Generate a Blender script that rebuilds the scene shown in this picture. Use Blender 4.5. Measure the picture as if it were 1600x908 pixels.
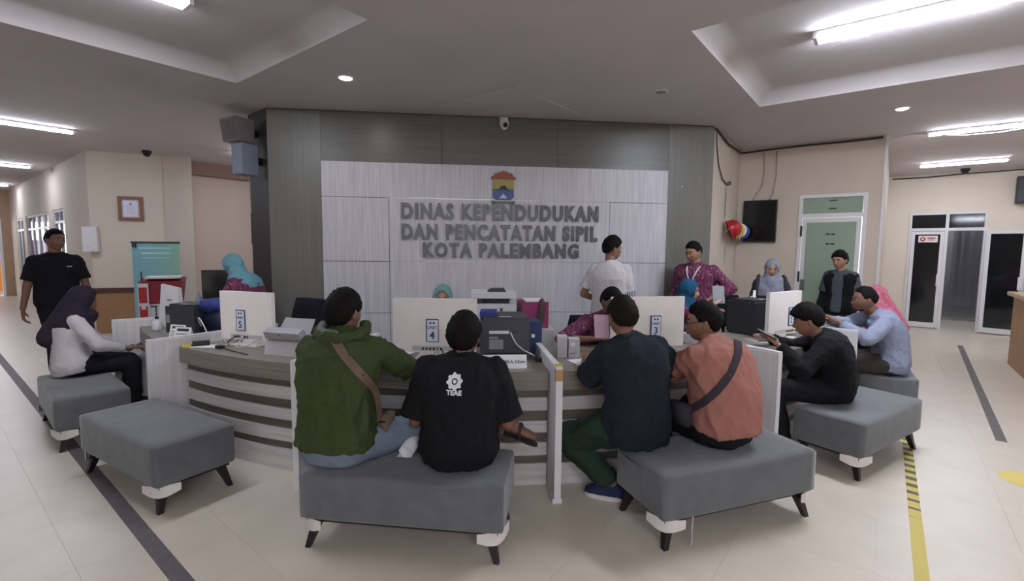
import bpy, bmesh, math, random
import numpy as np
from mathutils import Vector, Matrix, noise
from mathutils.bvhtree import BVHTree
from mathutils.geometry import tessellate_polygon
random.seed(7)
rng = np.random.default_rng(7)
for _o in list(bpy.data.objects):
    bpy.data.objects.remove(_o)
SC = bpy.context.scene
COL = SC.collection
R = math.radians
PI = math.pi

# ---------------------------------------------------------------- camera, world, exposure
EYE = 1.55
cam_data = bpy.data.cameras.new('camera')
cam_data.sensor_width = 36.0
cam_data.lens = 746.26 / 1600 * 36.0
cam_data.clip_start = 0.05
cam = bpy.data.objects.new('camera', cam_data)
COL.objects.link(cam)
_p, _r = 0.0863826, -0.0095465
_F = Vector((0, math.cos(_p), -math.sin(_p)))
_D = Vector((0, -math.sin(_p), -math.cos(_p)))
_X = Vector((1, 0, 0))
_X2 = math.cos(_r) * _X + math.sin(_r) * _D
_D2 = -math.sin(_r) * _X + math.cos(_r) * _D
_m = Matrix((_X2, -_D2, -_F)).transposed().to_4x4()
_m.translation = Vector((0, 0, EYE))
cam.matrix_world = _m
SC.camera = cam
SC.view_settings.view_transform = 'Standard'
SC.view_settings.look = 'None'
SC.view_settings.gamma = 1.0
SC.view_settings.use_curve_mapping = False
SC.view_settings.exposure = 2.10
world = bpy.data.worlds.new('daylight')
SC.world = world
world.use_nodes = True
world.node_tree.nodes['Background'].inputs[0].default_value = (0.95, 0.97, 1.0, 1)
world.node_tree.nodes['Background'].inputs[1].default_value = 1.6
TUBE = 34.0           # radiance of the LED battens
SPOT = 40.0
NARROW = 15.0        # radiance of the slimmer corridor battens          # radiance of the round downlights

# ---------------------------------------------------------------- materials
def lin(h):
    h = h.lstrip('#')
    c = [int(h[i:i + 2], 16) / 255 for i in (0, 2, 4)]
    return tuple(x / 12.92 if x <= .04045 else ((x + .055) / 1.055) ** 2.4 for x in c) + (1,)
MATS = {}
def newmat(name):
    m = bpy.data.materials.new(name)
    m.use_nodes = True
    nt = m.node_tree
    return m, nt, nt.nodes['Principled BSDF']
def N(nt, t, **kw):
    n = nt.nodes.new(t)
    for k, v in kw.items():
        if k in n.inputs.keys():
            n.inputs[k].default_value = v
        else:
            setattr(n, k, v)
    return n
def coords(nt, scale=(1, 1, 1), kind='Object'):
    tc = N(nt, 'ShaderNodeTexCoord')
    mp = N(nt, 'ShaderNodeMapping')
    mp.inputs['Scale'].default_value = scale
    nt.links.new(tc.outputs[kind], mp.inputs[0])
    return mp.outputs[0]
def ramp(nt, fac, stops):
    r = N(nt, 'ShaderNodeValToRGB')
    e = r.color_ramp.elements
    while len(e) < len(stops):
        e.new(.5)
    for i, (p, c) in enumerate(stops):
        e[i].position = p
        e[i].color = c
    nt.links.new(fac, r.inputs[0])
    return r.outputs[0]
def bump(nt, b, h, s, d=.002):
    n = N(nt, 'ShaderNodeBump')
    n.inputs['Strength'].default_value = s
    n.inputs['Distance'].default_value = d
    nt.links.new(h, n.inputs['Height'])
    nt.links.new(n.outputs[0], b.inputs['Normal'])
def mix(c, k):
    return tuple(min(1, x * k) for x in c[:3]) + (1,)
def plain(name, col, rough=.5, metal=0, var=.06, scale=12, bmp=0.0, spec=None):
    if name in MATS:
        return MATS[name]
    m, nt, b = newmat(name)
    c = lin(col)
    nz = N(nt, 'ShaderNodeTexNoise')
    nz.inputs['Scale'].default_value = scale
    nz.inputs['Detail'].default_value = 3
    nt.links.new(coords(nt), nz.inputs['Vector'])
    nt.links.new(ramp(nt, nz.outputs[0], [(.3, mix(c, 1 - var)), (.7, mix(c, 1 + var))]), b.inputs['Base Color'])
    b.inputs['Roughness'].default_value = rough
    b.inputs['Metallic'].default_value = metal
    if spec is not None:
        b.inputs['Specular IOR Level'].default_value = spec
    if bmp:
        bump(nt, b, nz.outputs[0], bmp)
    MATS[name] = m
    return m
def cloth(name, col, weave=500, var=.12, fold=.5, rough=.85, sheen=.0):
    if name in MATS:
        return MATS[name]
    m, nt, b = newmat(name)
    c = lin(col)
    v = coords(nt)
    n1 = N(nt, 'ShaderNodeTexNoise'); n1.inputs['Scale'].default_value = 9; n1.inputs['Detail'].default_value = 4
    n1.inputs['Distortion'].default_value = .6
    n2 = N(nt, 'ShaderNodeTexNoise'); n2.inputs['Scale'].default_value = weave; n2.inputs['Detail'].default_value = 1
    nt.links.new(v, n1.inputs['Vector']); nt.links.new(v, n2.inputs['Vector'])
    mx = N(nt, 'ShaderNodeMix', data_type='FLOAT')
    mx.inputs[0].default_value = .45
    nt.links.new(n1.outputs[0], mx.inputs[2]); nt.links.new(n2.outputs[0], mx.inputs[3])
    nt.links.new(ramp(nt, mx.outputs[0], [(.3, mix(c, 1 - var)), (.7, mix(c, 1 + var))]), b.inputs['Base Color'])
    b.inputs['Roughness'].default_value = rough
    b.inputs['Specular IOR Level'].default_value = .2
    b.inputs['Sheen Weight'].default_value = sheen
    b.inputs['Sheen Roughness'].default_value = .5
    bump(nt, b, n1.outputs[0], fold, .02)
    MATS[name] = m
    return m
def grain(name, c1, c2, axis='Z', rough=.45, scale=1.0, contrast=(.3, .7)):
    """wood laminate whose grain runs along one axis of the object"""
    if name in MATS:
        return MATS[name]
    m, nt, b = newmat(name)
    s = {'Z': (38, 38, 1.2), 'X': (1.2, 38, 38), 'Y': (38, 1.2, 38)}[axis]
    v = coords(nt, tuple(k * scale for k in s))
    nz = N(nt, 'ShaderNodeTexNoise'); nz.inputs['Scale'].default_value = 1.0; nz.inputs['Detail'].default_value = 5
    nz.inputs['Distortion'].default_value = .25
    nt.links.new(v, nz.inputs['Vector'])
    nt.links.new(ramp(nt, nz.outputs[0], [(contrast[0], lin(c1)), (contrast[1], lin(c2))]), b.inputs['Base Color'])
    b.inputs['Roughness'].default_value = rough
    bump(nt, b, nz.outputs[0], .12)
    MATS[name] = m
    return m
def ringgrain(name, c1, c2, rough=.5):
    """laminate bent round the counter: bands by radius and height, long round the arc"""
    if name in MATS:
        return MATS[name]
    m, nt, b = newmat(name)
    ge = N(nt, 'ShaderNodeNewGeometry')
    su = N(nt, 'ShaderNodeVectorMath', operation='SUBTRACT'); su.inputs[1].default_value = (-.24, 7.30, 0)
    nt.links.new(ge.outputs['Position'], su.inputs[0])
    sp = N(nt, 'ShaderNodeSeparateXYZ'); nt.links.new(su.outputs[0], sp.inputs[0])
    at = N(nt, 'ShaderNodeMath', operation='ARCTAN2')
    nt.links.new(sp.outputs[0], at.inputs[0]); nt.links.new(sp.outputs[1], at.inputs[1])
    ln = N(nt, 'ShaderNodeVectorMath', operation='LENGTH')
    cb0 = N(nt, 'ShaderNodeCombineXYZ'); nt.links.new(sp.outputs[0], cb0.inputs[0]); nt.links.new(sp.outputs[1], cb0.inputs[1])
    nt.links.new(cb0.outputs[0], ln.inputs[0])
    cb = N(nt, 'ShaderNodeCombineXYZ')
    for k, (src, f) in enumerate(((at.outputs[0], 7), (ln.outputs['Value'], 45), (sp.outputs[2], 45))):
        mu = N(nt, 'ShaderNodeMath', operation='MULTIPLY'); mu.inputs[1].default_value = f
        nt.links.new(src, mu.inputs[0]); nt.links.new(mu.outputs[0], cb.inputs[k])
    nz = N(nt, 'ShaderNodeTexNoise'); nz.inputs['Scale'].default_value = 1; nz.inputs['Detail'].default_value = 5
    nt.links.new(cb.outputs[0], nz.inputs['Vector'])
    nt.links.new(ramp(nt, nz.outputs[0], [(.32, lin(c1)), (.68, lin(c2))]), b.inputs['Base Color'])
    b.inputs['Roughness'].default_value = rough
    MATS[name] = m
    return m
def glow(name, col, strength):
    m, nt, b = newmat(name)
    b.inputs['Base Color'].default_value = (.8, .8, .8, 1)
    b.inputs['Emission Color'].default_value = col
    b.inputs['Emission Strength'].default_value = strength
    MATS[name] = m
    return m
def glassmat(name, tint, alpha=.3, rough=.05):
    m, nt, b = newmat(name)
    b.inputs['Base Color'].default_value = lin(tint)
    b.inputs['Roughness'].default_value = rough
    b.inputs['Alpha'].default_value = alpha
    b.inputs['Specular IOR Level'].default_value = .6
    MATS[name] = m
    return m
def batik(name, base, fleck, fleck2):
    m, nt, b = newmat(name)
    v = coords(nt)
    vo = N(nt, 'ShaderNodeTexVoronoi'); vo.inputs['Scale'].default_value = 30
    nt.links.new(v, vo.inputs['Vector'])
    w = N(nt, 'ShaderNodeTexWave'); w.inputs['Scale'].default_value = 9; w.inputs['Distortion'].default_value = 9
    w.inputs['Detail'].default_value = 3
    nt.links.new(v, w.inputs['Vector'])
    a = ramp(nt, vo.outputs['Distance'], [(.0, lin(fleck)), (.18, lin(fleck)), (.27, lin(base)), (1, lin(base))])
    c = ramp(nt, w.outputs[0], [(.0, (0, 0, 0, 1)), (.72, (0, 0, 0, 1)), (.86, (1, 1, 1, 1)), (1, (1, 1, 1, 1))])
    mx = N(nt, 'ShaderNodeMix', data_type='RGBA')
    nt.links.new(c, mx.inputs[0]); nt.links.new(a, mx.inputs[6]); mx.inputs[7].default_value = lin(fleck2)
    nt.links.new(mx.outputs[2], b.inputs['Base Color'])
    b.inputs['Roughness'].default_value = .8
    n1 = N(nt, 'ShaderNodeTexNoise'); n1.inputs['Scale'].default_value = 9
    nt.links.new(v, n1.inputs['Vector'])
    bump(nt, b, n1.outputs[0], .5, .02)
    MATS[name] = m
    return m
def stripes(name, a, bcol, scale=60):
    m, nt, b = newmat(name)
    w = N(nt, 'ShaderNodeTexWave', bands_direction='X'); w.inputs['Scale'].default_value = scale
    w.inputs['Distortion'].default_value = .4
    nt.links.new(coords(nt), w.inputs['Vector'])
    nt.links.new(ramp(nt, w.outputs[0], [(.35, lin(a)), (.65, lin(bcol))]), b.inputs['Base Color'])
    b.inputs['Roughness'].default_value = .85
    MATS[name] = m
    return m

# ---------------------------------------------------------------- mesh building
class MB:
    def __init__(self):
        self.v = []; self.f = []
    def add(self, vs, fs, M=None):
        o = len(self.v)
        for p in vs:
            p = Vector(p)
            self.v.append(tuple(M @ p if M is not None else p))
        self.f += [tuple(i + o for i in f) for f in fs]
        return self
    def box(self, c, s, rot=None):
        x, y, z = (k / 2 for k in s)
        vs = [Vector(((i & 1) * 2 * x - x, ((i >> 1) & 1) * 2 * y - y, (i >> 2) * 2 * z - z)) for i in range(8)]
        if rot is not None:
            vs = [rot @ p for p in vs]
        vs = [p + Vector(c) for p in vs]
        return self.add(vs, [(0, 2, 3, 1), (4, 5, 7, 6), (0, 1, 5, 4), (2, 6, 7, 3), (0, 4, 6, 2), (1, 3, 7, 5)])
    def span(self, a, b):
        return self.box([(i + j) / 2 for i, j in zip(a, b)], [abs(j - i) for i, j in zip(a, b)])
    def prism(self, poly, z0, z1):
        n = len(poly)
        vs = [(x, y, z0) for x, y in poly] + [(x, y, z1) for x, y in poly]
        area = sum(poly[i][0] * poly[(i + 1) % n][1] - poly[(i + 1) % n][0] * poly[i][1] for i in range(n))
        fs = [tuple(range(n - 1, -1, -1)), tuple(range(n, 2 * n))] + [(i, (i + 1) % n, (i + 1) % n + n, i + n) for i in range(n)]
        if area < 0:
            fs = [tuple(reversed(f)) for f in fs]
        return self.add(vs, fs)
    def loft(self, rings, cap=True):
        n = len(rings[0]); o = []
        vs = [p for r in rings for p in r]
        fs = []
        for k in range(len(rings) - 1):
            for i in range(n):
                j = (i + 1) % n
                fs.append((k * n + i, k * n + j, (k + 1) * n + j, (k + 1) * n + i))
        if cap:
            fs.append(tuple(range(n - 1, -1, -1)))
            fs.append(tuple((len(rings) - 1) * n + i for i in range(n)))
        return self.add(vs, fs)
    def lathe(self, prof, c=(0, 0, 0), n=20, M=None):
        rings = [[(r * math.cos(2 * PI * i / n) + c[0], r * math.sin(2 * PI * i / n) + c[1], z + c[2]) for i in range(n)] for r, z in prof]
        if M is not None:
            rings = [[tuple(M @ Vector(p)) for p in r] for r in rings]
        return self.loft(rings)
    def tube(self, pts, r, n=8, r2=None):
        pts = [Vector(p) for p in pts]
        rings = []; m = len(pts)
        t0 = (pts[1] - pts[0]).normalized()
        up = Vector((0, 0, 1)) if abs(t0.z) < .9 else Vector((0, 1, 0))
        u = t0.cross(up).normalized()
        for i, p in enumerate(pts):
            t = (pts[min(i + 1, m - 1)] - pts[max(i - 1, 0)]).normalized()
            u = (u - t * u.dot(t)).normalized(); w = t.cross(u)
            rr = r if r2 is None else r + (r2 - r) * i / (m - 1)
            rings.append([tuple(p + (u * math.cos(2 * PI * k / n) + w * math.sin(2 * PI * k / n)) * rr) for k in range(n)])
        return self.loft(rings)
    def capsule(self, a, b, ra, rb, n=14, k=4):
        a = Vector(a); b = Vector(b)
        d = b - a; L = d.length
        t = d / L if L > 1e-6 else Vector((0, 0, 1))
        up = Vector((0, 0, 1)) if abs(t.z) < .9 else Vector((0, 1, 0))
        u = t.cross(up).normalized(); w = t.cross(u)
        rings = []
        for s, c, r in ((-1, a, ra), (1, b, rb)):
            for i in range(k + 1):
                q = (i + .15) / (k + .15) * PI / 2 if s < 0 else (k - i + .15) / (k + .15) * PI / 2
                off = -math.cos(q) if s < 0 else math.cos(q)
                rr = r * math.sin(q)
                rings.append([tuple(c + t * off * r + (u * math.cos(2 * PI * j / n) + w * math.sin(2 * PI * j / n)) * rr) for j in range(n)])
        return self.loft(rings)
    def ellipsoid(self, c, s, rot=None, nu=20, nv=12):
        rings = []
        for i in range(nv + 1):
            q = PI * (i * .98 + .01 * nv) / nv
            ring = []
            for j in range(nu):
                p = Vector((s[0] * math.sin(q) * math.cos(2 * PI * j / nu), s[1] * math.sin(q) * math.sin(2 * PI * j / nu), -s[2] * math.cos(q)))
                if rot is not None:
                    p = rot @ p
                ring.append(tuple(p + Vector(c)))
            rings.append(ring)
        return self.loft(rings)
    def mesh(self, name, bevel=0, seg=1, smooth=False):
        me = bpy.data.meshes.new(name)
        bm = bmesh.new()
        vs = [bm.verts.new(p) for p in self.v]
        for f in self.f:
            try:
                bm.faces.new([vs[i] for i in f])
            except ValueError:
                pass
        if bevel:
            bmesh.ops.bevel(bm, geom=[e for e in bm.edges if len(e.link_faces) == 2 and e.calc_face_angle(0) > .5], offset=bevel,
                            segments=seg, profile=.5, affect='EDGES', clamp_overlap=True)
        bmesh.ops.recalc_face_normals(bm, faces=bm.faces)
        if smooth:
            for f in bm.faces:
                f.smooth = True
        bm.to_mesh(me); bm.free()
        return me
    def build(self, name, mat, parent=None, bevel=0, seg=1, smooth=False, label=None, kind=None):
        o = bpy.data.objects.new(name, self.mesh(name, bevel, seg, smooth))
        COL.objects.link(o)
        if mat is not None:
            o.data.materials.append(mat)
        if parent is not None:
            o.parent = parent
        if label:
            o['label'] = label
        if kind:
            o['kind'] = kind
        return o
def tag(o, label, cat, group=None):
    o['label'] = label; o['category'] = cat
    if group:
        o['group'] = group
    return o
def thing(name, label, cat, loc=(0, 0, 0), rz=0, group=None):
    o = bpy.data.objects.new(name, None)
    o.empty_display_size = .1
    COL.objects.link(o)
    o.location = loc; o.rotation_euler = (0, 0, rz)
    return tag(o, label, cat, group)
def struct(name, mb, mat, parent=None, **kw):
    o = mb.build(name, mat, parent, **kw)
    if parent is None:
        o['kind'] = 'structure'
    return o
def frame_root(name, loc, rz):
    """an Empty for a piece of the setting; local x runs along the wall, local -y faces the hall"""
    o = bpy.data.objects.new(name, None)
    COL.objects.link(o)
    o.location = loc; o.rotation_euler = (0, 0, rz)
    o['kind'] = 'structure'
    return o
def shared(name, me, parent, loc=(0, 0, 0), rot=(0, 0, 0), scale=(1, 1, 1)):
    o = bpy.data.objects.new(name, me)
    COL.objects.link(o); o.parent = parent
    o.location = loc; o.rotation_euler = rot; o.scale = scale
    return o
def text_mesh(body, size, extrude=.002, offset=0.0, spacing=1.0):
    cu = bpy.data.curves.new('lettering', 'FONT')
    cu.body = body; cu.size = size; cu.extrude = extrude; cu.offset = offset
    cu.align_x = 'CENTER'; cu.align_y = 'CENTER'; cu.space_character = spacing
    cu.resolution_u = 3
    o = bpy.data.objects.new('lettering', cu)
    COL.objects.link(o)
    dg = bpy.context.evaluated_depsgraph_get()
    me = bpy.data.meshes.new_from_object(o.evaluated_get(dg))
    bpy.data.objects.remove(o)
    return me
def text(name, body, size, mat, parent, loc, rot, extrude=.001, offset=0.0, sx=1.0):
    me = text_mesh(body, size, extrude, offset)
    me.materials.clear(); me.materials.append(mat)
    return shared(name, me, parent, loc, rot, (sx, 1, 1))

# main directions of the plan (x, y): the two aisles and the splayed front wall between them
DA = Vector((math.sin(.668675), math.cos(.668675), 0))      # right aisle
DB = Vector((-DA.y, DA.x, 0))                                # left aisle
AZ_A = math.atan2(DA.y, DA.x)
CEIL = 3.15
RC = Vector((-.24, 7.30, 0))                                 # centre of the round counter
def pol(a, r, z=0):
    return Vector((RC.x + r * math.sin(a), RC.y - r * math.cos(a), z))

# ================================================================ THE SETTING
m_tile = plain('floor_tile_glaze', '#cdc3b3', rough=.33, var=.05, scale=3)
m_grout = plain('tile_grout', '#beb4a4', rough=.6)
m_ceil = plain('ceiling_paint', '#c6c0c1', rough=.9, var=.03, scale=2)
m_wall = plain('cream_wall_paint', '#cabfb2', rough=.75, var=.04, scale=1.5)
m_pink = plain('peach_wall_paint', '#c4b3a8', rough=.75, var=.04, scale=1.5)
m_far = plain('pale_yellow_wall_paint', '#dcd2c2', rough=.75, var=.03, scale=1.5)
m_dark = grain('dark_grey_laminate', '#6a6a63', '#75746d', 'Z', .35)
m_darkx = grain('dark_grey_laminate_crosswise', '#5b5a53', '#65645c', 'X', .35)  # same laminate, toned darker for the shading under the ceiling
m_white = grain('white_ash_laminate', '#b4b2b8', '#d0ced4', 'Z', .4, 1.5)
m_whitepanel = grain('white_grain_side_panel', '#c2c0c1', '#d8d6d7', 'Z', .5, 1.2)
m_steel = plain('brushed_steel', '#a6a6aa', rough=.3, metal=1, var=.02)
m_alu = plain('white_aluminium', '#d6d6d8', rough=.4, var=.02)
m_black = plain('black_plastic', '#17181b', rough=.45, var=.1)
m_glass = glassmat('dark_window_glass', '#16191c', .93, .06)
m_bluedglass = glassmat('office_window_glass', '#56608a', .75, .08)
m_wood = grain('brown_wood', '#6e4a30', '#8a6143', 'X', .5)
m_skirt = plain('wainscot_paint', '#96704f', rough=.6)

# floor: a slab, and 60 cm tiles laid along the aisles (the 300 nearest as pieces, the rest joined)
floor = struct('floor', MB().span((-26, -7, -.2), (16, 18, -.004)), m_grout)
tile_me = MB().box((0, 0, -.002), (.5990, .5990, .004)).mesh('tile', bevel=.0006)
tile_me.materials.append(m_tile)
cells = []
for i in range(-36, 60):
    for j in range(-30, 60):
        c = DA * (i * .6 + .11) + DB * (j * .6 + .27)
        if not (-25 < c.x < 15 and -6.5 < c.y < 17.5):
            continue
        depth = c.y
        seen = c.y > .9 and abs(c.x) < 1.12 * c.y + .5
        behind = math.hypot(c.x - RC.x, c.y - RC.y) < 3.9
        cells.append((0 if seen and not behind else 1, math.hypot(c.x, c.y), c))
cells.sort(key=lambda k: (k[0], k[1]))
for k, d, c in cells[:300]:
    shared('tile', tile_me, floor, (c.x, c.y, 0), (0, 0, AZ_A))
rest = MB()
for k, d, c in cells[300:]:
    a, b = DA * .29925, DB * .29925
    rest.add([c - a - b, c + a - b, c + a + b, c - a + b], [(0, 1, 2, 3)])
struct('distant_tiles', rest, m_tile, floor, kind='stuff')

# ceiling with two long recesses
outer = [Vector((-26, -7, 0)), Vector((16, -7, 0)), Vector((16, 18, 0)), Vector((-26, 18, 0))]
cl = Vector((-2.725, 4.851, 0)); cr_ = Vector((2.73, 5.46, 0))
holeL = [cl, cl - DB * 2.16, cl - DB * 2.16 - DA * 4.4, cl - DA * 4.4]
holeR = [cr_, cr_ - DA * 2.32, cr_ - DA * 2.32 - DB * 5.0, cr_ - DB * 5.0]
tris = tessellate_polygon([outer, holeL, holeR])
pts = outer + holeL + holeR
cm = MB()
cm.add([(p.x, p.y, CEIL) for p in pts], [tuple(t) for t in tris])
RISE = .13
for h in (holeL, holeR):
    n = len(h)
    cen = sum(h, Vector()) / n
    d1, d2 = (h[1] - h[0]).normalized(), (h[3] - h[0]).normalized()
    rings = []
    for k in range(17):                       # a hollow cove: steep at the lip, flattening into the raised field
        q = k / 16 * PI / 2
        e = .16 * (1 - math.cos(q)); z = CEIL + RISE * math.sin(q)
        rings.append([(p.x, p.y, z) for p in (h[0] + (d1 + d2) * e, h[1] + (d2 - d1) * e, h[2] - (d1 + d2) * e, h[3] + (d1 - d2) * e)])
    for a, b in zip(rings, rings[1:]):
        cm.add(a + b, [(i, (i + 1) % n, (i + 1) % n + n, i + n) for i in range(n)])
    cm.add(rings[-1], [tuple(range(n))])
cm.span((-26, -7, CEIL + .3), (16, 18, CEIL + .4))
ceiling = struct('ceiling', cm, m_ceil)
pk = Vector((.012, 4.83, 0))
struct('trim_1', MB().prism([(p.x, p.y) for p in (pk, pk + DA * 1.6, pk + DB * 1.55)], CEIL - .006, CEIL - .001), m_ceil)

def wall(name, p, q, mat, z0=0, z1=CEIL, th=.15, holes=(), root=None):
    """a wall from p to q as seen from the hall, left to right; holes are (x0, x1, z0, z1) along it"""
    p = Vector((*p, 0)); q = Vector((*q, 0))
    L = (q - p).length
    mb = MB()
    xs = sorted({0, L, *[h[0] for h in holes], *[h[1] for h in holes]})
    for a, b in zip(xs, xs[1:]):
        hs = sorted([(h[2], h[3]) for h in holes if h[0] <= a + 1e-6 and h[1] >= b - 1e-6])
        z = z0
        for u, v in hs:
            if u > z:
                mb.span((a, 0, z), (b, th, u))
            z = v
        if z < z1:
            mb.span((a, 0, z), (b, th, z1))
    o = mb.build(name, mat)
    o.location = p; o.rotation_euler = (0, 0, math.atan2(q.y - p.y, q.x - p.x))
    o['kind'] = 'structure'
    return o

# splayed front wall: dark laminate boards framing a field of white ash panels
F1, F2 = Vector((-2.853, 5.664, 0)), Vector((2.585, 6.295, 0))
FW = (F2 - F1).length
AZ_F = math.atan2(F2.y - F1.y, F2.x - F1.x)
FD = (F2 - F1).normalized(); FN = Vector((-FD.y, FD.x, 0))
retL = F1 + DB * .50
base = [F1 + FN * .014, F2 + FN * .014, F2 + FN * .4, F1 + FN * .75 + FD * .05, retL + FN * .02]
wall_front = struct('wall_front', MB().prism([(p.x, p.y) for p in base], 0, CEIL), plain('dark_return_paint', '#2b2623', rough=.6))
fr = bpy.data.objects.new('feature_cladding', None); COL.objects.link(fr); fr.parent = wall_front
fr.location = F1; fr.rotation_euler = (0, 0, AZ_F)
def board(name, x0, x1, z0, z1, y0, mat, bev=.002):
    return MB().span((x0 + .0015, y0, z0 + .0015), (x1 - .0015, .02, z1 - .0015)).build(name, mat, fr, bevel=bev)
WX0, WX1, WZ = .597, 4.862, 2.565
bx = [0, WX0]
for a, b in ((0, WX0),):
    board('dark_panel', a, b, .1, CEIL - .012, -.012, m_dark)
board('dark_panel', WX1, FW, .1, CEIL - .012, -.012, m_dark)
for a, b in ((WX0, 2.0), (2.0, 3.42), (3.42, WX1)):
    board('dark_panel', a, b, WZ, CEIL - .012, -.012, m_darkx)
board('skirting', 0, FW, 0, .1, -.016, m_black)
wx = [WX0, 1.372, 4.104, WX1]
wz = [.1, .76, 1.388, 2.15, WZ]
for i in range(3):
    for k in range(4):
        if k == 3:
            continue
        MB().span((wx[i] + .003, -.03, wz[k] + .003), (wx[i + 1] - .003, .02, wz[k + 1] - .003)).build('white_panel', m_white, fr, bevel=.002)
MB().span((WX0 + .003, -.03, wz[3] + .003), (WX1 - .003, .02, WZ - .003)).build('white_panel', m_white, fr, bevel=.002)
for z in (2.15, 1.388):
    MB().span((1.373, -.0325, z - .004), (4.103, -.02, z + .004)).build('metal_strip', m_steel, fr)
MB().lathe([(.012, 0), (.012, .006), (.004, .008)], n=12, M=Matrix.Translation((5.059, -.012, 2.371)) @ Matrix.Rotation(PI / 2, 4, 'X')).build('screw_cap', m_steel, fr)

# office name in raised letters, one piece per letter, and the city's arms above it
m_letter = plain('polished_grey_letters', '#5d5e61', rough=.34, metal=.35, var=.06)
sign = thing('office_sign', 'raised grey metal lettering of the office name on white panelled wall', 'sign', F1, AZ_F)
def letters(body, cx, cz, wid, hgt):
    me = text_mesh(body, .2, .012, .009, 1.22)
    bm = bmesh.new(); bm.from_mesh(me)
    bmesh.ops.remove_doubles(bm, verts=bm.verts, dist=1e-5)
    xs = [v.co.x for v in bm.verts]; ys = [v.co.y for v in bm.verts]
    x0, x1, y0, y1 = min(xs), max(xs), min(ys), max(ys)
    sx, sy = wid / (x1 - x0), hgt / (y1 - y0)
    seen = set(); isl = []
    for v in bm.verts:
        if v in seen:
            continue
        st = [v]; seen.add(v); g = []
        while st:
            w = st.pop(); g.append(w)
            for e in w.link_edges:
                u = e.other_vert(w)
                if u not in seen:
                    seen.add(u); st.append(u)
        isl.append(g)
    for g in sorted(isl, key=lambda g: min(v.co.x for v in g)):
        idx = {v: i for i, v in enumerate(g)}
        mx = sum(v.co.x for v in g) / len(g)
        fs = [tuple(idx[v] for v in f.verts) for f in bm.faces if f.verts[0] in idx]
        px = cx + (mx - (x0 + x1) / 2) * sx
        mb = MB().add([((v.co.x - mx) * sx, -v.co.z, (v.co.y - (y0 + y1) / 2) * sy) for v in g], fs)
        o = mb.build('letter', m_letter, sign)
        o.location = (px, -.042, cz)
    bm.free(); bpy.data.meshes.remove(me)
letters('DINAS KEPENDUDUKAN', 2.736, 1.998, 2.44, .2)
letters('DAN PENCATATAN SIPIL', 2.733, 1.751, 2.43, .195)
letters('KOTA PALEMBANG', 2.741, 1.532, 1.94, .185)
arms = thing('city_emblem', 'small coloured city coat of arms above the grey lettering', 'emblem', F1 + FD * 2.748 + Vector((0, 0, 2.30)), AZ_F)
def plate(name, poly, y0, y1, mat):
    mb = MB(); n = len(poly)
    mb.add([(x, y0, z) for x, z in poly] + [(x, y1, z) for x, z in poly],
           [tuple(range(n)), tuple(range(2 * n - 1, n - 1, -1))] + [(i, i + n, (i + 1) % n + n, (i + 1) % n) for i in range(n)])
    return mb.build(name, mat, arms)
plate('roof', [(-.155, .10), (-.15, .125), (-.12, .14), (-.11, .17), (-.06, .175), (-.045, .195), (-.015, .19), (0, .215), (.015, .19), (.045, .195), (.06, .175), (.11, .17), (.12, .14), (.15, .125), (.155, .10)], -.05, -.03, plain('emblem_red', '#8f4a38', rough=.5))
plate('shield_top', [(-.13, -.02), (-.13, .10), (.13, .10), (.13, -.02)], -.046, -.03, plain('emblem_yellow', '#a0935a', rough=.5))
plate('shield_base', [(-.13, -.02), (.13, -.02), (.13, -.12), (.09, -.15), (-.09, -.15), (-.13, -.12)], -.046, -.03, plain('emblem_blue', '#4c5f90', rough=.5))
plate('hill', [(-.1, -.03), (-.05, -.015), (-.015, .03), (0, .012), (.015, .03), (.05, -.015), (.1, -.03)], -.05, -.045, plain('emblem_dark', '#2e3440', rough=.5))
plate('bridge', [(-.05, -.13), (-.02, -.095), (0, -.07), (.02, -.095), (.05, -.13)], -.05, -.045, plain('emblem_pale', '#b9c2d6', rough=.5))
plate('ribbon', [(-.14, -.205), (-.145, -.155), (-.08, -.165), (.08, -.165), (.145, -.155), (.14, -.205), (.08, -.19), (-.08, -.19)], -.052, -.03, plain('emblem_ribbon', '#6d6e72', rough=.5))

# walls right of the front wall
wr = wall('wall_right_return', (2.60, 6.345), (3.612, 7.763), m_wall)
wd = wall('wall_right', (3.612, 7.763), (5.095, 6.678), m_wall, th=.12, holes=((.855, 1.682, 0, 2.39),))
ws = wall('wall_right_side', (5.17, 6.77), (8.02, 10.35), m_wall)
struct('trim_2', MB().span((1.838 - .005, -.012, 0), (1.862, .125, CEIL)), m_alu, wd)
wf = wall('wall_far_right', (8.007, 10.333), (13.0, 6.026), m_far, holes=((.39, 1.553, 0, 2.37), ))
wall('wall_right_aisle', (13.0, 6.026), (3.5, -5.97), m_far)
wall('wall_back', (3.5, -5.97), (-9.5, -5.97), m_wall)
wall('wall_left_aisle', (-9.5, -5.97), (-22.2, 6.5), m_wall)
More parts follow.
